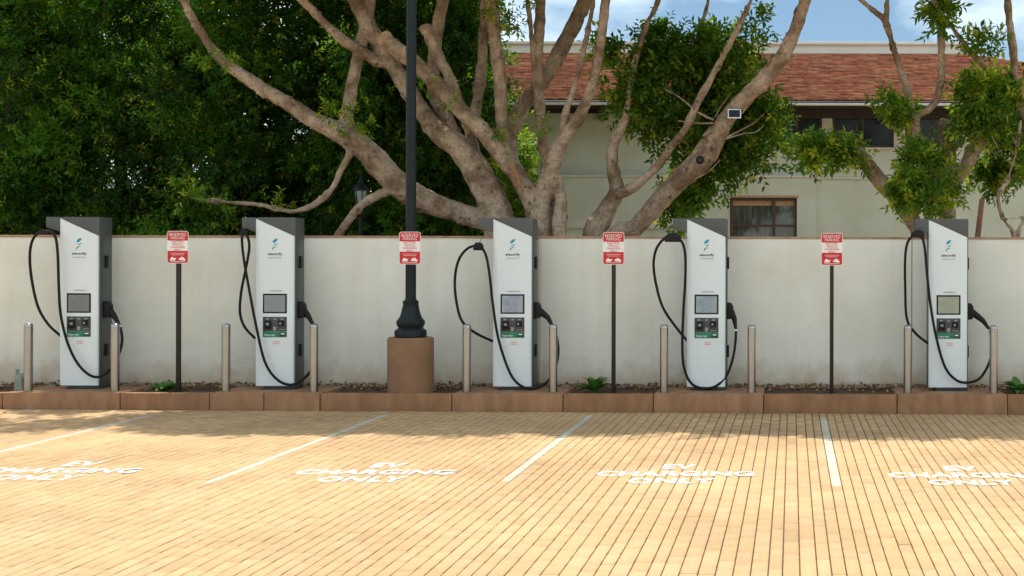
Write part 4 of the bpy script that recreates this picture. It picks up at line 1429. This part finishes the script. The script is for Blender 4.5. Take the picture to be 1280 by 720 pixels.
def sign_face(e, z):
    """the plate and its print; z is the plate centre"""
    w, h = 0.30, 0.452
    pl = link('sign_plate', shared('plate', lambda: MB().prism(rrect(w, h, 0.035), -0.0015, 0.0015).mesh('sign_plate', M['sign_white'])), e, (0, 0, z))
    link('red_field', shared('redf', lambda: MB().prism(rrect(w - 0.014, h - 0.014, 0.03), -0.003, -0.0018).mesh('red_field', M['sign_red'])), pl)
    link('white_field', shared('whf', lambda: MB().box(-w / 2 + 0.0075, w / 2 - 0.0075, -0.0045, -0.0032, -0.050, 0.092).mesh('white_field', M['sign_white'])), pl)
    for body, hh, ww, zz, mm in (('RESERVED', 0.046, 0.235, 0.177, 'sign_white'), ('PARKING', 0.040, 0.195, 0.129, 'sign_white'),
                                 ('ELECTRIC', 0.030, 0.17, 0.076, 'sign_red'), ('VEHICLE', 0.030, 0.15, 0.038, 'sign_red'),
                                 ('CHARGING', 0.030, 0.195, 0.000, 'sign_red'), ('ONLY', 0.030, 0.10, -0.037, 'sign_red')):
        link('sign_word', text_mesh(body, hh, ww, M[mm], 0.018 if mm == 'sign_red' else 0.0), pl, (0, -0.0052, zz))
    for k, (zz, ww) in enumerate(((-0.084, 0.20), (-0.106, 0.17))):
        link('fine_print', shared('fp%d' % k, lambda: MB().box(-ww / 2, ww / 2, -0.0042, -0.0032, -0.0022, 0.0022).mesh('fine_print', M['sign_white'])), pl, (0, 0, zz))
    # tow-away pictogram: a truck pulling a car
    link('pictogram', shared('truck', lambda: MB().prism([(-0.105, -0.185), (-0.03, -0.185), (-0.03, -0.165), (-0.012, -0.15), (-0.03, -0.15), (-0.055, -0.152), (-0.062, -0.138), (-0.088, -0.138), (-0.095, -0.158), (-0.105, -0.162)], -0.0042, -0.0032).mesh('pictogram', M['sign_white'])), pl)
    link('pictogram', shared('car', lambda: MB().prism([(0.018, -0.178), (0.105, -0.188), (0.108, -0.165), (0.092, -0.158), (0.08, -0.138), (0.045, -0.136), (0.032, -0.152), (0.016, -0.158)], -0.0042, -0.0032).mesh('pictogram', M['sign_white'])), pl)
    link('pictogram', shared('base', lambda: MB().box(-0.105, 0.105, -0.0042, -0.0032, -0.202, -0.197).mesh('pictogram', M['sign_white'])), pl)
    return pl


YS = 18.42
for px, pyc, lab in ((221.8, 309, 'red and white parking sign on a bronze post with a small plant at its foot'),
                     (766.5, 310.5, 'red and white parking sign on a dark post beside the leafy green plant'),
                     (1039.5, 311.5, 'red and white parking sign on a dark post with bare soil at its foot')):
    b = P(px, 488, YS)
    e = empty('parking_sign', (b.x, YS, 0.19), lab, 'sign', 'reserved parking signs')
    zc = P(px, pyc, YS).z - 0.19
    part('post', MB().box(-0.027, 0.027, 0.004, 0.058, 0, zc + 0.2), M['post'], e, bevel=0.004)
    pl = sign_face(e, zc)
    for s in (0.185, -0.212):
        link('bolt', shared('bolt', lambda: MB().prism(rrect(0.014, 0.014, 0.0065, 3), -0.009, -0.0035).mesh('bolt', M['steel'])), pl, (0, 0, s))
pp_ = P(511.2, 310, 18.3)
e = empty('parking_sign', (pp_.x, 18.345, 1.9), 'red and white parking sign strapped to the tall iron lamp pole', 'sign', 'reserved parking signs')
sign_face(e, pp_.z - 1.9)
for s in (0.15, -0.15):
    part('strap', MB().box(-0.02, 0.03, 0.0016, 0.045, pp_.z - 1.9 + s - 0.012, pp_.z - 1.9 + s + 0.012), M['steel'], e)

# ------------------------------------------------------------------ lamp pole on its pedestal
YL = 18.45
lx = P(513.3, 430, YL).x
kl = YL / F
lamp = empty('lamp_pole', (lx, YL, 0.2), 'tall black iron lamp pole with flared base on a round tan concrete pedestal', 'lamp post')
z_of = lambda py: P(513, py, YL).z - 0.2
zt_ = z_of(421.5)
part('pedestal', MB().lathe([(0.315, 0), (0.315, zt_ - 0.02), (0.309, zt_ - 0.006), (0.295, zt_), (0.02, zt_)], seg=48), M['pedestal'], lamp, ang=50)
pr = [(36, 420.9), (39, 420.5), (39.5, 415), (38, 412.5), (33, 411), (30, 409.5), (33, 407), (35, 403.5), (34, 400.5), (29, 398), (25, 394), (21, 386), (18.5, 380), (19.5, 379), (19.5, 376.5), (15, 375), (13.2, 373)]
part('pole_base', MB().lathe([(d * kl / 2, z_of(py)) for d, py in pr], seg=36), M['pole'], lamp, ang=40)
part('pole', MB().lathe([(13.0 * kl / 2, z_of(374.5)), (12.6 * kl / 2, z_of(200)), (11.8 * kl / 2, 5.72), (0.06, 5.8)], seg=28), M['pole'], lamp, ang=50)
part('pole_collar', MB().lathe([(0.068, 5.66), (0.1, 5.69), (0.1, 5.75), (0.07, 5.79)], seg=24), M['pole'], lamp)
part('lamp_globe', MB().lathe([(0.07, 5.8), (0.15, 5.88), (0.18, 6.0), (0.16, 6.14), (0.1, 6.22), (0.03, 6.25)], seg=24), M['lantern_glass'], lamp, ang=60)

# small lantern lamp behind the wall
lt = empty('lantern_lamp', (P(451, 240, 22.6).x, 22.6, -0.16), 'small dark lantern lamp on a post among the dark trees', 'lamp post')
zz_ = lambda py: P(451, py, 22.6).z + 0.16
kk = 22.6 / F / 2
part('post', MB().lathe([(0.05, 0), (0.05, 0.3), (0.035, 0.35), (0.035, zz_(272))], seg=16), M['pole'], lt)
part('collar', MB().lathe([(6 * kk, zz_(271.9)), (12 * kk, zz_(269)), (12 * kk, zz_(267)), (7 * kk, zz_(264)), (10 * kk, zz_(258))], seg=16), M['pole'], lt)
part('glass', MB().lathe([(9 * kk, zz_(257.5)), (16 * kk, zz_(238.5))], seg=6), M['lantern_glass'], lt, smooth=False)
fb = MB()
for k in range(6):
    a = 2 * math.pi * k / 6
    fb.tube([(9.4 * kk * math.cos(a), 9.4 * kk * math.sin(a), zz_(257.5)), (16.4 * kk * math.cos(a), 16.4 * kk * math.sin(a), zz_(238.5))], 0.009, seg=6)
part('glazing_bars', fb, M['pole'], lt)
part('roof', MB().lathe([(21 * kk, zz_(238)), (21 * kk, zz_(236.5)), (14 * kk, zz_(231)), (8 * kk, zz_(229)), (7 * kk, zz_(226)), (4 * kk, zz_(224)), (3 * kk, zz_(220)), (0.5 * kk, zz_(218))], seg=18), M['pole'], lt)

# ------------------------------------------------------------------ small things at the foot of the wall
def rosette(px, py, nleaf, ln, lab, Y=18.5, upr=0.6):
    b = P(px, py, Y)
    e = empty('rosette_plant', (b.x, Y, 0.215), lab, 'plant', 'small green plants in the bed')
    V, Fc, C = [], [], []
    for k in range(nleaf):
        a = k * 2.4 + random.uniform(-0.3, 0.3)
        L_ = ln * random.uniform(0.75, 1.15)
        el = R(random.uniform(18, 80)) * upr + R(18)
        w = L_ * 0.16
        pos = Vector((0, 0, 0.005))
        hd = Vector((math.cos(a), math.sin(a), 0))
        sd_ = Vector((-math.sin(a), math.cos(a), 0))
        o = len(V)
        for j in range(6):
            t = j / 5
            ww = w * (0.55 + 1.6 * t * (1 - t) * 1.6) * (1 - t ** 4) + 0.001
            up = Vector((0, 0, 1))
            V += [pos + sd_ * ww + up * ww * 0.35, pos, pos - sd_ * ww + up * ww * 0.35]
            C += [(random.uniform(0.3, 0.9), 0.15 * t, 0)] * 3
            pos = pos + (hd * math.cos(el) + up * math.sin(el)) * (L_ / 5)
            el -= R(13)
        for j in range(5):
            q = o + j * 3
            Fc += [(q, q + 1, q + 4, q + 3), (q + 1, q + 2, q + 5, q + 4)]
    link('leaves', np_mesh('leaves', np.array([tuple(v) for v in V]), np.array(Fc), M['leaf_plant'], np.array(C), smooth=True), e)
    part('crown_base', MB().lathe([(0.03, 0.0), (0.034, 0.02), (0.02, 0.05)], seg=10), M['leaf_plant'], e)


rosette(207, 487, 26, 0.26, 'small green rosette plant at the foot of the bronze sign post', upr=0.5)
rosette(743, 488, 34, 0.31, 'leafy upright green plant beside the dark sign post', upr=0.9)
rosette(1272, 489, 28, 0.32, 'small green plant by the bollard of the olive-screen charger', upr=0.7)
sb = empty('conduit_stub', (P(24.5, 480, 18.3).x, 18.3, ZP), 'short grey-green plastic stub with a notched top by the bollard', 'conduit stub')
k = 18.3 / F
tube_ = MB().prism([(-5 * k, 0.0), (5 * k, 0.0), (4.6 * k, 14 * k), (3.2 * k, 22 * k), (1.2 * k, 24.5 * k), (0.4 * k, 19 * k), (-1.2 * k, 18.5 * k), (-1.8 * k, 27 * k), (-3.4 * k, 27 * k), (-4.4 * k, 16 * k)], -0.045, 0.045)
part('casing', tube_, M['stub'], sb, bevel=0.008)
